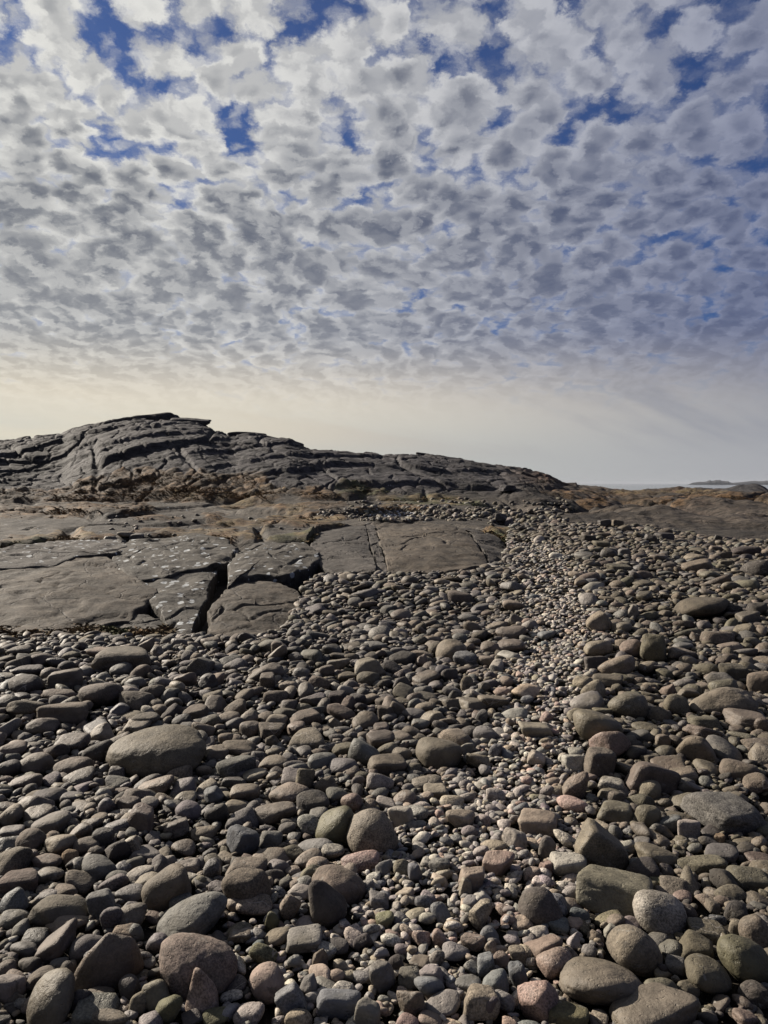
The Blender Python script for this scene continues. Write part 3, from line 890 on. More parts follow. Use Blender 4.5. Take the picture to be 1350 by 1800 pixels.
# stones read off the photograph: centre, width and height on the photo, turn, colour, form
TILES = [
 (850, 1400, 2.7, '''1160 75 320 140 12 g f|layered pale grey flat boulder with split edges near the right side|layered flat boulder
780 92 115 100 0 o e|olive ball shaped cobble beside the layered flat boulder|olive ball cobble
630 68 170 75 0 o f;258 125 190 100 0 t f;565 255 230 180 28 o k|olive boxy boulder leaning down to the right|leaning boxy boulder
970 160 105 95 0 p k|pale squarish block below the layered flat boulder|pale squarish block
1115 208 45 70 10 x a|small orange brown chip standing on edge on the right|orange chip
885 125 110 70 -15 s f;825 280 190 90 8 o r;755 350 145 100 0 d r
400 325 165 110 8 p k|pale tan block right of the centre path|pale tan path block
65 315 145 120 10 k a;625 445 360 160 14 o f|very large flat olive slab stone beside the pale oval boulder|large flat olive slab stone
840 545 260 180 16 p e|large pale grey oval boulder with a crack across it|pale oval cracked boulder
270 525 195 160 0 d e|dark rough round boulder on the path edge|dark rough round boulder
300 245 75 100 15 g r;145 205 110 90 10 p a;50 235 105 60 0 t r;395 205 115 65 10 p a
520 505 60 110 -25 t l;425 515 100 60 10 b r;345 605 120 70 0 s r;260 648 100 45 0 p r;610 640 70 55 10 p a
725 730 250 190 15 t e|tan orange boulder with a drooping lower lip|tan drooping boulder
560 875 390 220 0 b e|very large smooth brown boulder low in the right foreground|very large smooth brown boulder
340 790 170 130 -25 k r|pinkish tan boulder left of the very large smooth brown one|pinkish tan boulder
290 720 160 110 -10 b f;265 975 185 150 -15 k a|pink brown chunky boulder at the bottom, left of the smooth one|pink brown chunky boulder
165 855 85 120 -10 s r;60 890 120 100 -25 s r;845 925 150 110 0 o r
1060 845 240 150 22 o e|dark olive oval boulder right of the tan drooping one|dark olive oval boulder
1010 720 175 110 10 o k;1240 775 260 190 22 m e|mossy green brown boulder at the lower right edge|mossy boulder at right edge
1290 650 130 150 -10 b e|brown rounded boulder cut off by the right edge|brown right edge boulder
1060 640 160 70 8 o f;795 1020 385 150 0 b k|broad brown slab boulder cut off by the bottom edge|broad bottom slab boulder
395 1040 200 90 0 m k;1245 1050 120 70 15 k r|small pink rounded stone in the bottom right corner|pink corner stone
1285 930 150 100 10 d r;1195 545 110 75 -10 d r;1035 325 200 60 0 o f;1260 390 190 60 0 o f;1165 460 140 60 0 o r;920 430 150 60 0 b a
945 475 85 45 0 k r;840 405 90 50 0 m k;1195 630 70 80 0 t r;500 740 70 60 0 g r;430 680 55 65 10 p u;80 770 80 70 0 k r;165 755 75 80 -15 b k
30 660 90 70 0 s r;100 970 95 90 -25 g r;30 1000 80 110 0 d r;230 365 80 60 0 k r;295 340 60 60 0 k k;1110 585 70 50 0 s r;870 355 80 60 0 d r
450 565 90 65 0 s r;980 1140 140 60 0 b r;1340 910 60 50 0 s r;960 915 110 80 0 o a'''),
 (400, 1400, 2.7, '''510 140 200 160 -10 m e|green tinged oval boulder touching the big round brown one|green tinged oval boulder
680 170 235 205 -8 b e|big smooth round brown boulder in the middle of the beach|big round brown boulder
70 210 150 130 -20 s a|dark grey faceted boulder with a pale left edge|dark faceted boulder
205 205 110 80 10 g k;225 80 205 75 -4 b l;285 150 85 60 0 g r;385 130 110 100 -35 p r|pale smooth cobble leaning against the green tinged boulder|pale leaning cobble
500 265 110 70 0 p r;85 340 185 95 0 b k;240 330 110 70 0 g r;310 265 115 70 -15 o a;385 300 130 75 -15 t r
530 415 240 140 10 b r|flat brown boulder behind the tall dark pyramid boulder|flat brown boulder
405 375 110 90 -30 o l;460 510 185 215 -15 d u|tall dark speckled pyramid boulder standing on end|tall dark pyramid boulder
90 440 200 170 0 b r;130 510 165 95 -8 t r|tan oval stone propped over a dark hollow|propped tan oval stone
350 450 115 60 0 p r;290 530 95 120 30 t r;215 590 60 95 15 m r;310 355 70 40 0 t r
630 310 180 70 -8 k l|thin pink arched stone in front of the big round boulder|thin pink arched stone
830 340 85 65 0 o r;885 365 75 80 10 s a;1005 325 100 70 0 g a;1160 395 110 110 10 k k;1105 105 125 85 0 t r;1210 110 80 55 0 p r
825 90 105 90 -8 p k|pale speckled block right behind the big round boulder|pale speckled block
580 30 110 65 -10 k r;720 495 90 75 0 g k;745 590 85 70 0 m r;820 580 70 50 0 g r;1195 560 95 120 10 t a;920 665 85 70 -20 k a
1005 670 70 80 0 k r;1085 735 130 75 12 g r;1170 690 120 60 0 b f;360 685 180 80 -5 g f;240 660 130 65 -10 o r;60 660 120 45 0 b f
170 750 125 90 12 m r;440 765 80 105 10 b u;526 710 100 60 0 d r;190 890 160 150 -5 k e|rounded pink boulder near the bottom, the pinkest stone|pink rounded boulder
305 975 120 130 -25 s k;530 970 205 130 8 s k|flat topped dark slate boulder at the bottom edge|dark slate boulder
390 905 85 90 0 g a;735 850 130 115 0 g a;865 865 110 80 0 g k;970 855 110 90 -8 u k|purplish block with fine stripes near the bottom|striped purplish block
1020 985 165 95 -12 g r;1200 980 165 125 8 t k;875 980 115 115 -15 b a;665 1040 115 120 10 g k;105 1040 140 100 -10 g r;340 1055 120 90 0 t r
1145 885 120 65 -8 s r;1275 890 125 100 -20 g r;800 790 75 65 0 d r;570 845 90 45 0 t r;540 805 75 60 0 t r;640 690 90 70 -25 d a
855 1070 105 70 0 k r;970 1060 120 60 0 k r;1220 795 90 75 0 s k;930 500 80 60 0 s r;1245 640 90 70 0 g r;1250 720 55 70 10 t r
1300 750 75 70 0 t r;990 770 65 90 15 g r;920 790 100 50 0 b k;985 920 110 60 -15 b k;1310 985 90 80 -20 g r;1130 430 60 80 10 t k'''),
 (0, 1400, 3.0, '''1035 880 410 280 5 b e|huge brown boulder lit on its left side in the left foreground|huge left foreground boulder
1070 1030 170 260 5 k u|pointed dark pinkish stone standing in front of the huge boulder|pointed standing stone
565 870 290 280 0 b u|peaked brown boulder with a sharp ridge facing the camera|peaked ridge boulder
1000 640 350 210 -12 g e|large dark grey boulder sloping up to the right|large sloping grey boulder
270 1080 300 230 -35 b e|large tan brown boulder tilted in the bottom left corner|tilted corner boulder
325 610 300 130 12 b w;345 660 200 100 0 t r;880 480 250 190 -18 o r|olive brown humped boulder behind the large sloping grey one|olive humped boulder
520 375 175 110 0 g r;70 340 190 130 -10 b r;160 235 140 110 -8 b r;95 450 200 110 0 b k;245 415 170 80 -5 b r
310 255 155 110 -30 t w;460 250 140 80 0 b r;550 220 110 100 0 d r;250 345 140 65 0 b r;370 325 85 75 0 x r|orange tinged cobble among brown ones near the left edge|orange tinged cobble
990 75 150 90 0 u r;755 120 150 130 0 b k;1075 195 130 75 0 t r;930 170 130 80 -10 b k;1145 95 120 100 -20 d r
835 770 125 90 0 u r|pale purplish stone between the peaked and the huge boulders|pale purplish stone
540 570 130 140 -20 g k;690 630 160 110 -5 b r;600 640 110 120 -15 u r;690 510 150 80 0 g r;600 460 140 90 -25 g r
740 415 135 75 -10 p r;970 265 145 75 0 b r;75 640 150 90 0 g r;75 560 150 120 -35 s r;190 740 140 70 0 d r
300 780 230 130 -33 b f|flat brown stone tilted up to the right near the left edge|tilted flat brown stone
220 955 155 100 -10 b r;65 980 140 70 0 k r;50 1050 110 70 0 b r;30 905 110 75 0 b r;340 940 120 100 -35 d w;415 1080 100 170 25 d l
685 1010 125 125 10 d r|dark speckled round stone right of the peaked boulder|dark speckled round stone
530 1050 140 80 10 b r;510 1130 220 120 10 g k;570 1175 230 70 -5 b r;265 1165 180 80 -10 g r;830 1055 130 150 -30 o r;730 1090 90 110 20 o r
890 1120 140 120 -15 m r;780 875 95 55 0 g r;310 875 90 50 0 g r;1145 1160 150 80 0 m r;200 90 150 75 0 b r;560 50 100 90 0 u r
670 40 120 80 0 b k;785 35 110 45 0 p r;150 885 110 80 0 d r;690 270 100 90 -20 t k;880 340 90 60 -15 p r;990 365 130 60 -10 p f
1120 390 90 100 -10 g r;1060 420 65 50 0 t r;1160 510 120 100 0 g a;1245 985 140 70 -20 d r;40 60 110 60 0 b r;60 100 130 90 -30 t r
420 190 160 90 -20 b w;480 150 110 60 -10 b r;620 420 120 60 0 g r;340 500 150 80 -20 b w;250 530 110 65 0 g r;960 560 120 90 -15 g r
720 720 80 80 10 g r;660 720 110 70 0 t k;110 700 90 70 -30 g r;1270 740 120 50 0 g r;1260 560 130 90 0 t r'''),
 (0, 1100, 2.7, '''745 600 450 190 -4 o e|long whale backed boulder, the largest on the left of the beach|whale backed boulder
480 325 190 110 -8 b e|dark rounded boulder on the upper left of the beach|dark upper left boulder
640 355 150 90 0 b r;570 400 90 60 10 s a|small grey green angular stone in front of the dark upper left boulder|grey green angular stone
480 510 120 90 0 t u|tan pyramid shaped stone left of the whale backed boulder|tan pyramid stone
195 480 145 85 -10 b r;120 275 165 85 0 d r;315 255 150 95 0 b k;950 195 120 95 15 g k|grey slab stone tilted on edge near the tan wedge slab|tilted grey edge stone
670 220 105 75 0 b r;575 210 100 65 0 g r;880 260 95 70 -10 b r;985 270 85 70 0 d u;120 385 165 80 0 b a;310 415 220 50 0 b f
590 155 260 55 -4 b f|long thin flat stone near the top left of the cobbles|long thin flat stone
465 600 130 95 -10 d r;175 655 150 95 0 b r;350 670 160 90 -10 b r;340 560 150 60 -5 b f;45 680 110 80 -15 d r;125 740 150 85 0 b w
230 815 150 70 0 g r;375 725 145 75 -15 b r;560 555 110 70 -10 b r;1190 490 105 85 -20 b r;1290 505 130 80 0 b k;935 410 120 60 0 b f
860 455 95 60 -15 d r;1135 580 155 65 0 t r;1025 605 120 65 0 t a;850 705 115 75 -10 t r;740 770 190 75 -18 t l;870 770 125 80 -15 u r
600 820 110 110 0 b k;510 860 110 80 -10 g r;1165 795 140 75 0 t r;1015 815 95 80 -20 s a;1110 745 125 50 0 d k;905 490 110 70 20 g a
1010 345 95 60 -15 t r;1110 390 120 65 -15 b w;1180 440 90 70 -20 t r;1270 265 75 75 0 b k;1260 225 170 70 -20 b r;100 120 105 55 0 b r
210 160 110 60 0 b r;275 175 90 50 0 d r;960 500 110 75 15 t a;580 570 90 50 0 b r;550 745 105 45 0 g f;555 700 75 60 0 g k
970 690 75 50 0 t r;770 680 140 60 -10 b f;720 320 110 75 -5 b r;805 330 80 65 0 g r;820 370 90 60 -15 d r;60 590 130 70 0 b r
260 600 110 70 -20 b r;650 480 130 40 0 t f;680 450 140 35 0 b f;1000 455 110 70 0 b a;1080 440 110 40 0 t r;1070 545 65 65 0 t r
480 130 110 35 0 t f;700 95 80 55 -20 t k;330 375 80 60 -20 b r;1210 710 110 55 -8 t r;1300 650 140 50 -10 t r;140 215 130 40 0 d f'''),
 (450, 1100, 3.0, '''965 670 235 150 8 b e|big round brown boulder left of the centre path, halfway up|halfway round boulder
590 220 160 90 -8 t k|tan boxy stone high on the middle of the beach|tan boxy stone
1030 130 160 110 -8 t r;1105 180 125 85 8 s a|dark grey pointed stone against a tan boulder near the path|dark grey pointed stone
1240 115 105 60 -15 b r;1210 185 90 55 0 t r;85 565 150 90 0 b a;280 595 195 85 -3 t f|tan flat topped block left of centre|tan flat topped block
660 600 145 110 -25 b w;575 500 140 80 -12 o r;350 710 160 85 0 u r;470 650 135 65 -5 o r;685 730 200 60 0 b f;760 675 115 65 5 t r
695 655 110 65 -15 t r;130 725 225 70 -3 t f;175 890 210 110 -8 t w|brown wedge shaped boulder left of the black glossy cobble|brown wedge boulder
300 930 170 105 -5 d r|black smooth cobble right of the brown wedge boulder|black smooth cobble
500 930 120 90 -15 k r|pink tan cobble behind the green tinged oval boulder|pink tan cobble
255 810 90 120 10 t k;365 840 105 80 -15 b r;430 895 110 80 0 g r;950 870 150 75 -5 t f;890 430 110 45 0 t r;920 480 130 55 -5 t f
750 440 110 70 25 b f;685 460 85 75 0 b k;435 385 100 80 0 d k|black squarish stone in the middle of the beach|black squarish stone
530 390 95 60 0 d r;590 275 110 70 -15 o r;435 200 120 55 -5 t f;240 250 90 65 0 g r;375 240 80 60 -10 b r;405 125 110 60 0 d r
125 115 90 70 0 b r;335 300 110 70 0 b a;170 315 110 45 0 t f;60 295 80 90 20 b r;495 310 85 50 0 p r;770 300 90 75 10 d u
1110 305 70 75 0 t r;1205 325 65 55 0 b r;1245 400 160 60 5 b f;1140 415 160 60 5 b f;1110 650 80 70 0 p a;1175 710 130 70 10 t a
870 155 120 50 0 t r;875 185 75 70 -10 t u;1020 260 85 70 0 d r;1265 895 95 70 5 p r;1195 1020 90 60 0 p r;690 935 110 45 0 p f
1190 480 60 75 10 g r;105 370 120 60 0 b r;300 390 130 50 -10 u a;170 420 90 60 0 b r;260 490 180 40 -4 b f;410 510 80 55 -15 t a
210 540 110 60 -15 b r;820 560 100 55 20 b r;1260 660 60 80 20 s r;1010 500 100 40 0 t a'''),
 (850, 1050, 2.7, '''545 615 235 145 10 o e|large tan olive boulder at the right edge of the centre path|large tan olive boulder
685 515 180 125 8 o e|rounded olive boulder behind the large tan olive one|rounded olive boulder
600 690 160 120 0 k a|pale pinkish angular boulder against a brown blocky one|pale pinkish angular boulder
545 785 155 130 5 b k|brown blocky boulder leaning on the pale pinkish angular one|brown leaning block
435 895 110 145 10 b u|upright brown boulder beside the pebble path|upright brown path boulder
790 855 240 150 8 b k|dark brown slab boulder behind the round tan cobble|dark brown slab boulder
790 920 100 95 0 t e|round tan cobble lit in front of the dark slab boulder|round tan cobble
1015 720 175 125 22 t w|tan wedge shaped boulder sloping down to the right|tan sloping wedge boulder
1130 495 290 90 -10 t l|long tan boulder with a curved back on the right|long curved tan boulder
915 510 115 85 0 o e;1310 405 110 100 -15 b r|brown rounded boulder at the right edge, level with the long curved one|upper right edge boulder
1175 355 130 75 5 o k;1140 430 125 80 -10 o r;630 325 175 90 -18 t r|tan brown boulder tilted up to the right beside the path top|tilted tan boulder
810 245 120 145 5 o k|tall blocky olive boulder on the right slope|tall blocky olive boulder
705 245 110 80 -25 t r;545 240 130 75 -8 t r;530 310 110 75 0 d k;1035 45 215 85 0 o e|broad rounded olive boulder high on the right slope|broad olive boulder
520 450 115 90 -20 t r;935 270 140 60 8 b f;545 120 110 80 -30 t f;660 145 90 55 0 t r;705 70 60 75 0 p u|small pale triangular stone high on the right|pale triangular stone
300 180 75 45 0 s r|smooth blue grey cobble on the upper path|blue grey path cobble
130 165 140 60 -5 b r;130 230 135 65 -3 b r;590 395 135 50 0 o f;720 380 100 40 0 b r;970 460 105 60 10 b a;885 440 70 65 10 t u
245 630 165 65 8 t f|tan flat stone lying across the pebble path|tan flat path stone
605 890 120 65 5 p f;625 950 90 65 0 b r;950 970 130 60 -15 o r;880 805 150 60 -8 b f;950 840 130 55 0 t f;845 680 70 70 15 t k
800 765 95 50 0 o k;990 905 130 70 10 g a;430 780 110 75 0 p k;1300 700 140 60 -8 b f;1240 580 170 60 -5 b f;1050 595 140 50 0 o f
1310 605 80 75 0 b r;1040 640 150 70 15 b f;1290 880 120 80 -10 b r;300 570 70 50 0 k r;205 485 60 35 0 s r;1110 190 150 50 0 b f
1245 95 130 55 -5 b k;1300 60 90 70 0 d u;970 300 80 50 5 t r;140 40 100 50 0 t r;145 110 85 60 0 b u;720 735 100 60 10 d r
770 620 120 50 -5 o r;440 735 75 40 0 p r;250 765 80 70 0 p a;740 400 60 45 0 b r;440 560 90 60 -10 o r;560 540 90 40 0 o f;1130 20 60 40 0 b r'''),
 (1000, 820, 3.857, '''1265 690 180 110 0 d r|dark rounded boulder high up at the right edge|dark high right boulder
870 680 200 60 -8 t l|long tan stone high on the right slope|long tan high stone
1040 605 100 70 0 b k;860 620 140 50 0 t r;960 735 140 60 0 o r;500 735 110 60 0 b r;1195 575 170 70 0 d r;270 590 110 65 0 d r
370 580 90 50 0 g f;660 480 130 60 0 d f;560 500 90 70 20 d a;1200 620 90 55 0 d r;1010 490 50 45 15 d k|small dark block on the skyline of the right ridge|dark ridge block
380 420 90 45 0 o r;330 380 70 40 0 o k;610 620 120 50 0 b f;240 380 80 45 0 d k;130 490 100 50 0 d f;220 530 110 50 0 o f;490 640 60 40 0 p a
340 690 140 50 0 o f;400 780 100 60 -20 o r;150 780 90 50 -15 s r;80 780 90 50 0 t r;1060 660 80 50 0 o k'''),
]


def rot3(ax, ang):
    return np.array(Matrix.Rotation(ang, 3, ax))


stones = []          # dict per stone read off the photo
for ox, oy, s, txt in TILES:
    for item in txt.replace('\n', ';').split(';'):
        item = item.strip()
        if not item:
            continue
        bits = item.split('|')
        q = bits[0].split()
        cx, cy, w, h, rt = (float(a) for a in q[:5])
        stones.append(dict(px=ox + cx / s, py=oy + cy / s, w=w / s, h=h / s, rot=rt, hue=q[5], k=q[6],
                           label=bits[1] if len(bits) > 1 else None, short=bits[2] if len(bits) > 2 else None))
# drop stones read twice from overlapping crops
keep = []
for st in stones:
    dup = False
    for o in keep:
        if abs(st['px'] - o['px']) < 0.30 * (st['w'] + o['w']) / 2 and abs(st['py'] - o['py']) < 0.30 * (st['h'] + o['h']) / 2:
            if st['label'] and not o['label']:
                o.update(st)
            dup = True
            break
    if not dup:
        keep.append(st)
stones = keep
stones.sort(key=lambda s: -(s['w'] * s['h']) - (1e6 if s['label'] else 0))

# height map of the stone pile, 1 cm cells
RES = 0.0125
HX0, HX1, HY0, HY1 = -10.5, 10.5, 1.0, 18.5
hxs = np.arange(HX0, HX1, RES)
hys = np.arange(HY0, HY1, RES)
GX, GY = np.meshgrid(hxs, hys)
BASE = beach(GX, GY).astype(np.float32)
H = BASE.copy()


def window(x, y, r):
    i0, i1 = int((x - r - HX0) / RES), int((x + r - HX0) / RES) + 1
    j0, j1 = int((y - r - HY0) / RES), int((y + r - HY0) / RES) + 1
    return max(i0, 0), min(i1, len(hxs)), max(j0, 0), min(j1, len(hys))


def stamp(x, y, z, a, b, c, yaw, lim=1.0):
    r = max(a, b)
    i0, i1, j0, j1 = window(x, y, r)
    if i1 <= i0 or j1 <= j0:
        return
    gx = hxs[i0:i1][None, :] - x
    gy = hys[j0:j1][:, None] - y
    cs, sn = math.cos(yaw), math.sin(yaw)
    q = ((gx * cs + gy * sn) / a) ** 2 + ((-gx * sn + gy * cs) / b) ** 2
    top = z + c * np.sqrt(np.clip(1 - q, 0, 1))
    sub = H[j0:j1, i0:i1]
    np.copyto(sub, np.where(q < 1, np.maximum(sub, top), sub))


def jitter_col(c, g, amt=0.12):
    c = np.array(c) * g.uniform(1 - amt, 1 + amt)
    return c * (1 + g.normal(size=3) * 0.025)


g = np.random.default_rng(11)
N_SOLO = 300
solo, rest = [], []
for n_, st in enumerate(stones):
    d = None
    w, h = st['w'] * 1.06, st['h'] * 1.10
    cy = st['py'] + 0.03 * st['h']
    off = 0.05
    for _ in range(4):
        p = hit(st['px'], cy, beach, off)
        d = p[1]
        a = w / 2 * d / FPX
        hh = h / 2 * d / FPX
        zc_ = beach(p[0:1], p[1:2])[0] + off
        phi = math.atan2(CAM_Z - zc_, d)
        b = a * {'e': .85, 'r': .85, 'f': .85, 'l': .55, 'a': .8, 'w': .75, 'u': .85, 'k': .8}[st['k']]
        b = min(b, 0.94 * hh / math.sin(phi))
        if st['h'] > 1.1 * st['w']:
            b = a * 0.9
        c2 = max(hh * hh - (b * math.sin(phi)) ** 2, 0)
        c = math.sqrt(c2) / math.cos(phi)
        c = min(max(c, 0.42 * a), 1.5 * max(a, b))
        off = 0.58 * c
    st.update(x=p[0], y=p[1], z=zc_, a=a, b=b, c=c, d=d, yaw=g.uniform(-0.35, 0.35) if st['k'] not in 'lw' else g.uniform(-0.12, 0.12))
    (solo if len(solo) < N_SOLO else rest).append(st)
    stamp(p[0], p[1], zc_, a * 0.94, b * 0.94, c * 0.94, 0.0)


PATH = [(960, 985, 40), (985, 1060, 50), (985, 1130, 62), (962, 1190, 66), (960, 1260, 72), (930, 1330, 92), (890, 1400, 120), (850, 1480, 175),
        (780, 1580, 230), (700, 1680, 270), (630, 1790, 310)]
pp = np.array([list(hit(a, b, beach)) for a, b, c in PATH])
pw = np.array([c * q[1] / FPX for (a, b, c), q in zip(PATH, pp)])


def pathness(x, y):
    px_ = np.interp(y, pp[::-1, 1], pp[::-1, 0]) if pp[0, 1] > pp[-1, 1] else np.interp(y, pp[:, 1], pp[:, 0])
    wd = np.interp(y, pp[::-1, 1], pw[::-1])
    return math.exp(-((x - px_) / (wd * 1.35)) ** 4) * (1 if y < 13 else 0)


def stone_mesh(st, sub):
    gg = np.random.default_rng(int(st['px'] * 7 + st['py'] * 131))
    sh = Shape(st['k'], gg)
    v, f = sh.verts(sub)
    v = v * np.array([st['a'], st['b'], st['c']])
    M = rot3('Y', R(st['rot'])) @ rot3('X', gg.uniform(-0.12, 0.12)) @ rot3('Z', st['yaw'])
    v = v @ M.T
    colr = np.append(jitter_col(PAL[st['hue']], gg, 0.10) * (1 + 0.5 * pathness(st.get('x', 99), st.get('y', 20))), gg.random())
    return v, f, colr


# ------------------------------------------------------------------ labels for the stones read off the photo
marks = [s for s in solo if s['short']]
used = {s['label'] for s in solo if s['label']}


def near_marks(st):
    return sorted(marks, key=lambda m: math.hypot(m['px'] - st['px'], (m['py'] - st['py']) * 1.25))


def side(st, m):
    dx, dy = st['px'] - m['px'], (st['py'] - m['py']) * 1.2
    if abs(dx) > abs(dy):
        return 'right of' if dx > 0 else 'left of'
    return 'in front of' if dy > 0 else 'behind'


sizes = sorted(s['w'] * s['h'] for s in solo)
for st in sorted(solo, key=lambda s: -s['w'] * s['h']):
    if st['label']:
        continue
    m1, m2, m3 = near_marks(st)[:3]
    head = WORD[st['hue']] + ' ' + FORM[st['k']]
    noun = 'stone' if st['w'] > 42 else 'cobble'
    opts = ['%s %s %s the %s' % (head, noun, side(st, m1), m1['short']),
            '%s %s %s the %s, %s the %s' % (head, noun, side(st, m1), m1['short'], side(st, m2), m2['short']),
            'smaller %s %s %s the %s' % (head, noun, side(st, m1), m1['short']),
            '%s %s %s the %s, %s the %s' % (head, noun, side(st, m2), m2['short'], side(st, m3), m3['short']),
            'smallest %s %s %s the %s' % (head, noun, side(st, m1), m1['short']),
            'farther %s %s %s the %s' % (head, noun, side(st, m2), m2['short']),
            'farther %s %s %s the %s' % (head, noun, side(st, m3), m3['short'])]
    opts = [o for o in opts if 4 <= len(o.split()) <= 16]
    lab = next((o for o in opts if o not in used), None)
    k = 2
    while lab is None:
        o = '%s %s farther %s the %s, number %d outward' % (head, noun, side(st, m1), m1['short'], k)
        k += 1
        lab = o if o not in used else None
    used.add(lab)
    st['label'] = lab

for st in solo:
    v, f, colr = stone_mesh(st, 4 if st['w'] > 105 else 3)
    lowz = v[:, 2].min()
    v = v - np.array([0, 0, lowz])
    big = st['w'] > 62
    name = 'boulder' if big else 'beach_stone'
    me = bpy.data.meshes.new(name)
    fill_mesh(me, v, f)
    set_col(me, np.tile(colr, (len(v), 1)))
    o = link(name, me, STONE, label=st['label'], category='boulder' if big else 'stone',
             group='large stones of the cobble beach')
    o.location = (st['x'], st['y'], st['z'] + lowz)

# ------------------------------------------------------------------ the rest of the cobbles: one mass
LIB = {k: [] for k in 'rfakwl'}
for k in LIB:
    for i in range(14):
        s = Shape(k, g)
        LIB[k].append({sub: s.verts(sub) for sub in (1, 2, 3)})

PAL_LEFT = 'bbbttgggggudogtp'
PAL_PATH = 'pppgguukttgtpguspg'
PAL_RIGHT = 'ooobbttggdobtg'
VV, FF, CCs = [], [], []
nv = 0
count = 0


def emit(x, y, z, a, b, c, yaw, tx, ty, kind, colr, sub):
    global nv, count
    colr = np.append(colr, g.random())
    v, f = LIB[kind][g.integers(14)][sub]
    M = rot3('Z', yaw) @ rot3('X', tx) @ rot3('Y', ty)
    w = (v * np.array([a, b, c])) @ M.T + np.array([x, y, z])
    VV.append(w.astype(np.float32))
    FF.append(f + nv)
    CCs.append(np.tile(colr, (len(w), 1)))
    nv += len(w)
    count += 1


for st in rest:
    v, f, colr = stone_mesh(st, 3)
    VV.append((v + np.array([st['x'], st['y'], st['z']])).astype(np.float32))
    FF.append(f + nv)
    CCs.append(np.tile(colr, (len(v), 1)))
    nv += len(v)
    count += 1


def try_stone(x, y, a, occ_lim, kind, strict=True):
    b = a * g.uniform(0.55, 0.92)
    c = a * (g.uniform(0.24, 0.42) if kind in 'fl' else g.uniform(0.34, 0.64))
    if kind == 'l':
        b = a * g.uniform(0.42, 0.55)
    if y > 7.5:
        c *= 0.82
    yaw = g.uniform(0, math.pi)
    i0, i1, j0, j1 = window(x, y, a)
    if i1 - i0 < 2 or j1 - j0 < 2:
        return False
    gx = hxs[i0:i1][None, :] - x
    gy = hys[j0:j1][:, None] - y
    cs, sn = math.cos(yaw), math.sin(yaw)
    q = ((gx * cs + gy * sn) / a) ** 2 + ((-gx * sn + gy * cs) / b) ** 2
    ins = q < 0.85
    if not ins.any():
        return False
    sub = H[j0:j1, i0:i1]
    bs = BASE[j0:j1, i0:i1]
    over = (sub - bs)[ins]
    if (over > 0.55 * c + 0.012).mean() > occ_lim:
        return False
    z0 = float(np.quantile(sub[ins], 0.42))
    lim = float(bs[ins].mean()) + 0.05
    z = min(z0, lim) + c * g.uniform(0.15, 0.50)
    d = math.hypot(x, y)
    pxs = 2 * a / d * 740
    subd = 3 if pxs > 80 else 2 if pxs > 21 else 1
    pn = pathness(x, y)
    pal = PAL_PATH if g.random() < pn else (PAL_RIGHT if x > np.interp(y, [2, 12], [0.1, 2.4]) else PAL_LEFT)
    colr = jitter_col(PAL[pal[g.integers(len(pal))]], g, 0.22) * (0.94 + 0.95 * pn)
    tl = 0.24
    emit(x, y, z, a, b, c, yaw, g.normal() * tl, g.normal() * tl, kind, colr, subd)
    top = z + c * 0.95 * np.sqrt(np.clip(1 - q, 0, 1))
    np.copyto(sub, np.where(q < 1, np.maximum(sub, top), sub))
    return True


def scatter(n, amin, amax, dmin, dmax, occ, path_ok, off_path_ok, power=1.0):
    """throw n stones, with chance per area even over the wedge in view"""
    us = g.uniform(-0.66, 0.66, n)
    ds = np.sqrt(g.uniform(dmin ** 2, dmax ** 2, n))
    rr_ = g.random(n)
    aa = amin + (amax - amin) * g.random(n) ** 1.4
    eds = edge_d(us)
    for u, d, t_, a, e in zip(us, ds, rr_, aa, eds):
        if d > e - a * 0.6:
            continue
        x = u * d
        pn = pathness(x, d)
        if t_ > path_ok * pn + off_path_ok * (1 - pn):
            continue
        kind = 'rrrfffaakkwwl'[g.integers(13)]
        try_stone(x, d, a, occ, kind)


EXTRA = [(600, .12, .17, 7.5, 17.6, .10, 0.0, .6), (1700, .085, .125, 3.2, 17.6, .10, 0.0, .6), (3600, .076, .112, 3.8, 17.6, .11, 0.0, 1.0), (8500, .060, .086, 2.8, 17.6, .13, .0, 1.0),
         (19000, .042, .062, 1.5, 17.6, .18, .03, 1.0), (20000, .029, .046, 1.4, 13.0, .24, 1.0, 1.0), (20000, .019, .030, 1.4, 8.5, .32, 1.0, .8),
         (9000, .013, .019, 1.4, 4.6, .42, 1.0, .6)]
for a in EXTRA:
    scatter(*a)
print('cobbles', count, 'verts', nv)
me = bpy.data.meshes.new('cobbles')
fill_mesh(me, np.concatenate(VV), np.concatenate(FF))
set_col(me, np.concatenate(CCs))
link('cobbles', me, STONE, kind='stuff', label='mass of smaller brown and grey cobbles and pebbles covering the beach')

# ------------------------------------------------------------------ rubble behind the flat slabs

VV, FF, CCs, nv, count = [], [], [], 0, 0
for n_, (x0, x1, y0, y1, smin, smax, pale) in [(260, (640, 900, 892, 916, 5, 14, 0.3)), (150, (560, 760, 896, 916, 4, 11, 0.5)), (150, (700, 1010, 878, 915, 5, 13, 0.15)),
                                               (90, (860, 1000, 900, 925, 8, 18, 0.1)), (60, (180, 560, 905, 945, 4, 10, 0.4)), (60, (560, 760, 880, 905, 4, 9, 0.4))]:
    for _ in range(n_):
        px, py = g.uniform(x0, x1), g.uniform(y0, y1)
        p = rock_hit(px, py)
        a = g.uniform(smin, smax) / 2 / FPX * p[1]
        z = terr_z(p[0], p[1])
        pal = 'pgtp' if g.random() < pale else 'bogdto'
        emit(p[0], p[1], z + a * 0.2, a, a * g.uniform(.6, .9), a * g.uniform(.4, .7), g.uniform(0, 3), g.normal() * .25, g.normal() * .25,
             'rfakw'[g.integers(5)], jitter_col(PAL[pal[g.integers(len(pal))]], g, 0.2), 1)
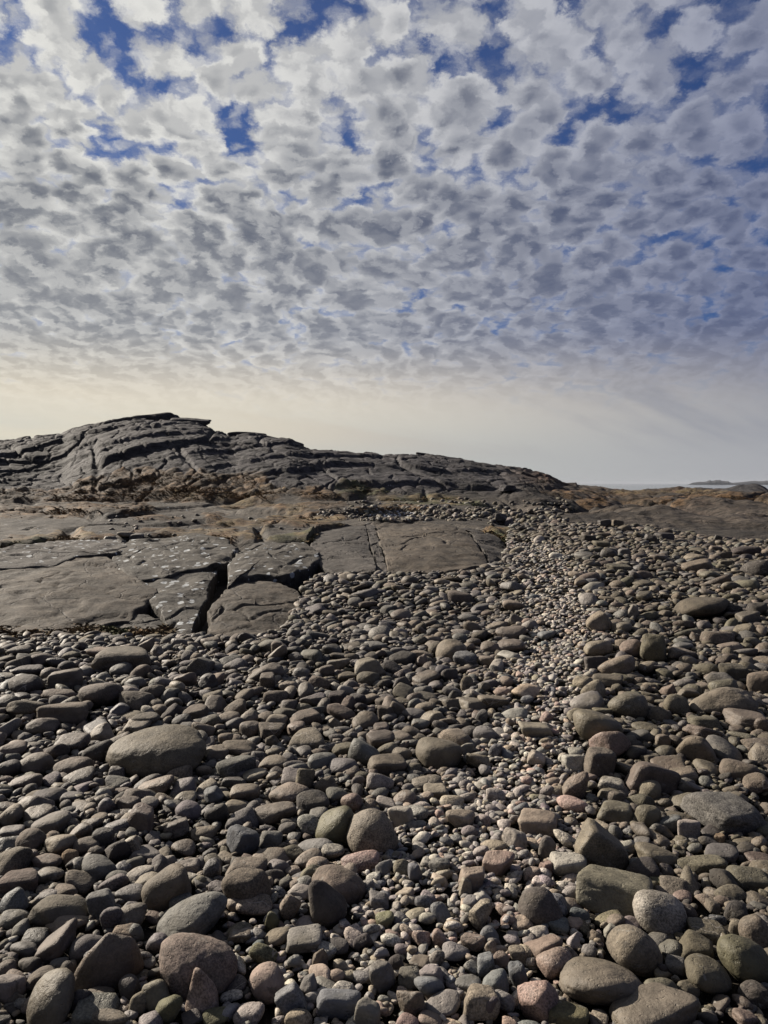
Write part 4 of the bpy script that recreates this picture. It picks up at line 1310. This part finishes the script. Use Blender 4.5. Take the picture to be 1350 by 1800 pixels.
for _ in range(130):          # bleached shell and stone rubble lying on the platform
    px, py = g.normal(694, 22), g.normal(903, 3.0)
    p = rock_hit(px, py)
    a = g.uniform(3, 6) / 2 / FPX * p[1]
    emit(p[0], p[1], terr_z(p[0], p[1]) + a * 0.3, a, a * .8, a * .5, g.uniform(0, 3), 0, 0, 'rf'[g.integers(2)], np.array((.55, .56, .58)) * g.uniform(.7, 1.1), 1)
me = bpy.data.meshes.new('rubble')
fill_mesh(me, np.concatenate(VV), np.concatenate(FF))
set_col(me, np.concatenate(CCs))
link('rubble', me, STONE, kind='stuff', label='loose small rubble strewn on the rock platform behind the flat slabs')


# ------------------------------------------------------------------ single rocks on the bedrock
def lone(px, py, w, h, rot, c, k, label, name='beach_stone', cat='stone', mat=None, sink=0.35, colr=None, noise=0.0, dd_=None, deep=0.8):
    p = rock_hit(px, py + h / 2) if dd_ is None else np.array([ray(px, py).x * dd_, dd_])
    d = p[1]
    st = dict(px=px, py=py, w=w, h=h, rot=rot, hue=c, k=k, a=w / 2 * d / FPX, yaw=0.1)
    st['b'] = st['a'] * deep
    st['c'] = h / 2 * d / FPX * 1.15
    v, f, cl = stone_mesh(st, 4 if noise else 3)
    if noise:
        v = v * (1 + noise * vn(v[:, 0] * 2.5, v[:, 1] * 2.5, v[:, 2] * 7, 5))[:, None]
    z = row_z(py, d)
    lowz = v[:, 2].min()
    me = bpy.data.meshes.new(name)
    fill_mesh(me, v - np.array([0, 0, lowz]), f)
    set_col(me, np.tile(cl if colr is None else np.append(colr, 0.5), (len(v), 1)))
    if mat is ROCK:
        at = me.attributes.new('lichen', 'FLOAT', 'POINT')
        at.data.foreach_set('value', np.full(len(v), 0.5, np.float32))
    o = link(name, me, mat or STONE, label=label, category=cat)
    o.location = (p[0], d, z + lowz)
    return o


HC = (0.030, 0.028, 0.030)
lone(262, 744, 120, 26, -3, 'd', 'f', 'rounded summit block on the knoll, left of the jutting ledge', 'rock_outcrop', 'rock outcrop', ROCK, colr=HC, noise=.05, dd_=44.4, deep=0.6)
lone(333, 745, 74, 24, -8, 'd', 'w', 'dark jutting ledge with a blunt overhanging end on the summit', 'rock_outcrop', 'rock outcrop', ROCK, colr=HC, noise=.07, dd_=43.6, deep=0.7)
lone(335, 764, 150, 19, 4, 'd', 'f', 'long thin ledge just under the summit overhang', 'rock_outcrop', 'rock outcrop', ROCK, colr=HC, noise=.06, dd_=43.0, deep=0.5)
lone(436, 771, 72, 15, 2, 'd', 'f', 'pale flat cap block on the shoulder of the knoll', 'rock_outcrop', 'rock outcrop', ROCK, colr=(0.038, 0.035, 0.038), noise=.05, dd_=42.6, deep=0.7)
lone(490, 779, 92, 18, 7, 'd', 'f', 'flat shoulder block right of the pale cap block', 'rock_outcrop', 'rock outcrop', ROCK, colr=HC, noise=.05, dd_=41.8, deep=0.7)
lone(760, 806, 66, 11, 6, 'd', 'f', 'low dark ledge on the lower crest right of the shoulder', 'rock_outcrop', 'rock outcrop', ROCK, colr=HC, noise=.05, dd_=41.5, deep=0.7)
lone(398, 981, 18, 13, 0, 'b', 'r', 'rounded stone at the top of the fissure, uppermost of three')
lone(389, 991, 22, 15, 0, 'b', 'r', 'rounded stone wedged in the fissure, middle of three')
lone(384, 1006, 22, 17, 0, 'b', 'u', 'grey stone wedged in the fissure, lowest of three')
lone(294, 1073, 30, 20, 0, 'd', 'r', 'dark stone fallen in the hollow between the left slabs')
lone(598, 1007, 24, 26, 10, 'b', 'r', 'upright brown oval stone at the foot of the flat slabs')
lone(516, 1016, 20, 14, 0, 'g', 'r', 'round grey stone against the lichen crusted slab')
lone(194, 948, 24, 10, 0, 't', 'f', 'flat tan stone lying behind the lichen spotted slab, left one')
lone(222, 939, 30, 8, 0, 't', 'f', 'thin flat stone on the platform, topmost of the flat group')
lone(240, 943, 26, 9, 0, 'g', 'f', 'thin grey flat stone on the platform, right one')
lone(215, 954, 13, 10, 0, 'p', 'k', 'small pale block between the two lichen spotted slabs')
lone(893, 919, 22, 14, -20, 'p', 'f', 'pale flat stone leaning at the top of the cobble ridge')
lone(880, 912, 24, 18, 10, 'd', 'a', 'dark angular rock beside the pale leaning stone at ridge top')
lone(893, 858, 32, 11, 0, 'd', 'k', 'dark squared rock on the low rise right of the knoll', mat=ROCK, colr=HC)
lone(1132, 936, 70, 13, 0, 'o', 'f', 'flat olive outcrop just behind the right ridge', 'rock_outcrop', 'rock outcrop', ROCK, colr=(0.058, 0.05, 0.037))

# ------------------------------------------------------------------ dry grass and moss: blades in tufts
GV, GF, GC = [], [], []
gn = 0
MATS = []            # every tuft stands on a low mat of roots and litter


def tuft(x, y, z, r, h, colr, nbl):
    global gn
    MATS.append((x, y, r, h, colr))
    for _ in range(nbl):
        a, q = g.uniform(0, 6.28), r * math.sqrt(g.random())
        bx, by = x + q * math.cos(a), y + q * math.sin(a)
        l = h * g.uniform(0.5, 1.15) * (1 - 0.5 * (q / r) ** 2)
        t = g.uniform(0, 6.28)
        lean = g.uniform(0.4, 1.8) * l
        w = l * 0.02 + 0.003
        ex, ey = math.cos(t), math.sin(t)
        wx, wy = -ey * w, ex * w
        zb = z - 0.03
        GV.extend([(bx - wx, by - wy, zb), (bx + wx, by + wy, zb), (bx + ex * lean * .4 + wx * .6, by + ey * lean * .4 + wy * .6, zb + l * .60),
                   (bx + ex * lean, by + ey * lean, zb + l * .70)])
        GF.append((gn, gn + 1, gn + 2, gn + 3))
        c = np.array(colr) * g.uniform(0.7, 1.3)
        GC.extend([c] * 4)
        gn += 4


RUST = (0.088, 0.053, 0.026)
STRAW = (0.100, 0.073, 0.038)
OLIVE = (0.046, 0.047, 0.020)
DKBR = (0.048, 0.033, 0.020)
# x centre, y centre, half width, half height on the photo, tufts, tuft height (m), colours
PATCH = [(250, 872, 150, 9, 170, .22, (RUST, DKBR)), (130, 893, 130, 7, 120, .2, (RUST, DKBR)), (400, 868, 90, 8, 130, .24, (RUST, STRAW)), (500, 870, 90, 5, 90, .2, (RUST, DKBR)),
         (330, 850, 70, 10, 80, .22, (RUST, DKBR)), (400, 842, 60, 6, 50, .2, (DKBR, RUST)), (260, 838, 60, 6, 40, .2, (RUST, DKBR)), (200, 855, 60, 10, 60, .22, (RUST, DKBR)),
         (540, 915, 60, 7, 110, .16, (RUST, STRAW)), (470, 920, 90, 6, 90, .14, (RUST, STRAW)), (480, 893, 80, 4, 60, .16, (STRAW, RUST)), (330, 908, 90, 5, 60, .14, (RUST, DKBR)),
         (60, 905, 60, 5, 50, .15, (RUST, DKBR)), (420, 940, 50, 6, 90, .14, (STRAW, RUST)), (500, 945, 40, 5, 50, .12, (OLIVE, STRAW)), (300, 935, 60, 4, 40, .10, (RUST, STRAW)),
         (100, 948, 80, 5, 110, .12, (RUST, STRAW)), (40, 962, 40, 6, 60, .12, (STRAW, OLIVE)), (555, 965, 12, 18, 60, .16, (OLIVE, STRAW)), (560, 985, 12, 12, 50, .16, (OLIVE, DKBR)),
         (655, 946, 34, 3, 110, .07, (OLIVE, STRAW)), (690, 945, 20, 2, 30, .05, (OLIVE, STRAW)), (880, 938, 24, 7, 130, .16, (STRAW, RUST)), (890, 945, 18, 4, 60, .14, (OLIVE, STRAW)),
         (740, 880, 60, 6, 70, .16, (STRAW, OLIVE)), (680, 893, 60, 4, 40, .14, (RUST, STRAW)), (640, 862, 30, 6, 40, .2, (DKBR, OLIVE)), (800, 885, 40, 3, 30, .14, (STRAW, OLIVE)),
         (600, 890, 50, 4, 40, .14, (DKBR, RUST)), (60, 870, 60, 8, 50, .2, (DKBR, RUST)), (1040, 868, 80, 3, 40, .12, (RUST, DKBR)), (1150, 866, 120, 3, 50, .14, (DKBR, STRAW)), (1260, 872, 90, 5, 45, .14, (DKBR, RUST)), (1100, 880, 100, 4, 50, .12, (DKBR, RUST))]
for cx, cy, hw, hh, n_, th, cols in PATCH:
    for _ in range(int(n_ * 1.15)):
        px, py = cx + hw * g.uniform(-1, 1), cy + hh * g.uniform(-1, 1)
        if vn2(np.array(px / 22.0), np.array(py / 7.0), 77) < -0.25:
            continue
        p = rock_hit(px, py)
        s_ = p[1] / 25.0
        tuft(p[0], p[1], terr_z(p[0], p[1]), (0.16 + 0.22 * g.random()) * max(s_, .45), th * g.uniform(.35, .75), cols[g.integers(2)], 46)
# fringe at the foot of the left slabs
for _ in range(420):
    px = g.uniform(-20, 300)
    py = 1112 + g.normal() * 4 + 4 * math.sin(px / 30)
    p = hit(px, py, beach)
    c = OLIVE if (180 < px < 225 and g.random() < .7) else (STRAW if g.random() < .4 else RUST if g.random() < .5 else DKBR)
    tuft(p[0], p[1], beach(p[0:1], p[1:2])[0] + 0.02, .05, g.uniform(.04, .10), c, 14)
me = bpy.data.meshes.new('dry_grass')
fill_mesh(me, np.array(GV), np.array(GF))
set_col(me, np.array(GC))
link('dry_grass', me, GRASS, kind='stuff', label='rusty brown dry grass and heather growing in the hollows of the rock')
print('grass blades', len(GF))
# the mats themselves: brown thatch on the bedrock sheet, a few centimetres thick
TC2, TZ2, TL2 = TC.copy(), TZ.copy(), TL.copy()
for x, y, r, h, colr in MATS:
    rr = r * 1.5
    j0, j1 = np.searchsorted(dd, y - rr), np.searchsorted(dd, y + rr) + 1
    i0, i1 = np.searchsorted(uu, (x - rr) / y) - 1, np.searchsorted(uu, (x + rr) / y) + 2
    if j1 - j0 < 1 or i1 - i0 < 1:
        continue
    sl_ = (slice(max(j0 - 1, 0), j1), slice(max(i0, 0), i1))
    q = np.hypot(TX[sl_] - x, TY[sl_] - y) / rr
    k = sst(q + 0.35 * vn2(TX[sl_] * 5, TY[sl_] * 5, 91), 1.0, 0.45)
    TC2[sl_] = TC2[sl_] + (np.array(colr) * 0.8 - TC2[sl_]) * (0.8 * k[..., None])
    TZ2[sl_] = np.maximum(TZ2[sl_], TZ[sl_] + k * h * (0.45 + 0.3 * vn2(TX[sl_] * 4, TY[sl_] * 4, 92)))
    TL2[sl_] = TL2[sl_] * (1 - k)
hm = HILL.data
hm.vertices.foreach_set('co', np.ascontiguousarray(np.stack([TX, TY, TZ2], -1), dtype=np.float32).reshape(-1))
ca = np.ones(TZ.shape + (4,), np.float32)
ca[..., :3] = TC2
hm.attributes['Col'].data.foreach_set('color', ca.reshape(-1))
hm.attributes['lichen'].data.foreach_set('value', np.ascontiguousarray(TL2, dtype=np.float32).reshape(-1))
hm.update()

# ------------------------------------------------------------------ sea air: far things fade a little
me = bpy.data.meshes.new('haze')
hx, hy0, hy1, hz0, hz1 = 12600.0, -400.0, 12600.0, -8.0, 26.0
me.from_pydata([(sx_ * hx, yy, zz) for zz in (hz0, hz1) for yy in (hy0, hy1) for sx_ in (-1, 1)], [],
               [(0, 2, 3, 1), (4, 5, 7, 6), (0, 1, 5, 4), (2, 6, 7, 3), (0, 4, 6, 2), (1, 3, 7, 5)])
m, t = mat_new('sea_haze')
pv = t.n('ShaderNodeVolumePrincipled', {'Color': C(0.40, 0.43, 0.49), 'Density': 0.00009, 'Anisotropy': 0.0})
t.n('ShaderNodeOutputMaterial', {'Volume': pv.outputs[0]})
link('haze', me, m, kind='stuff', label='thin pale sea haze over the water')
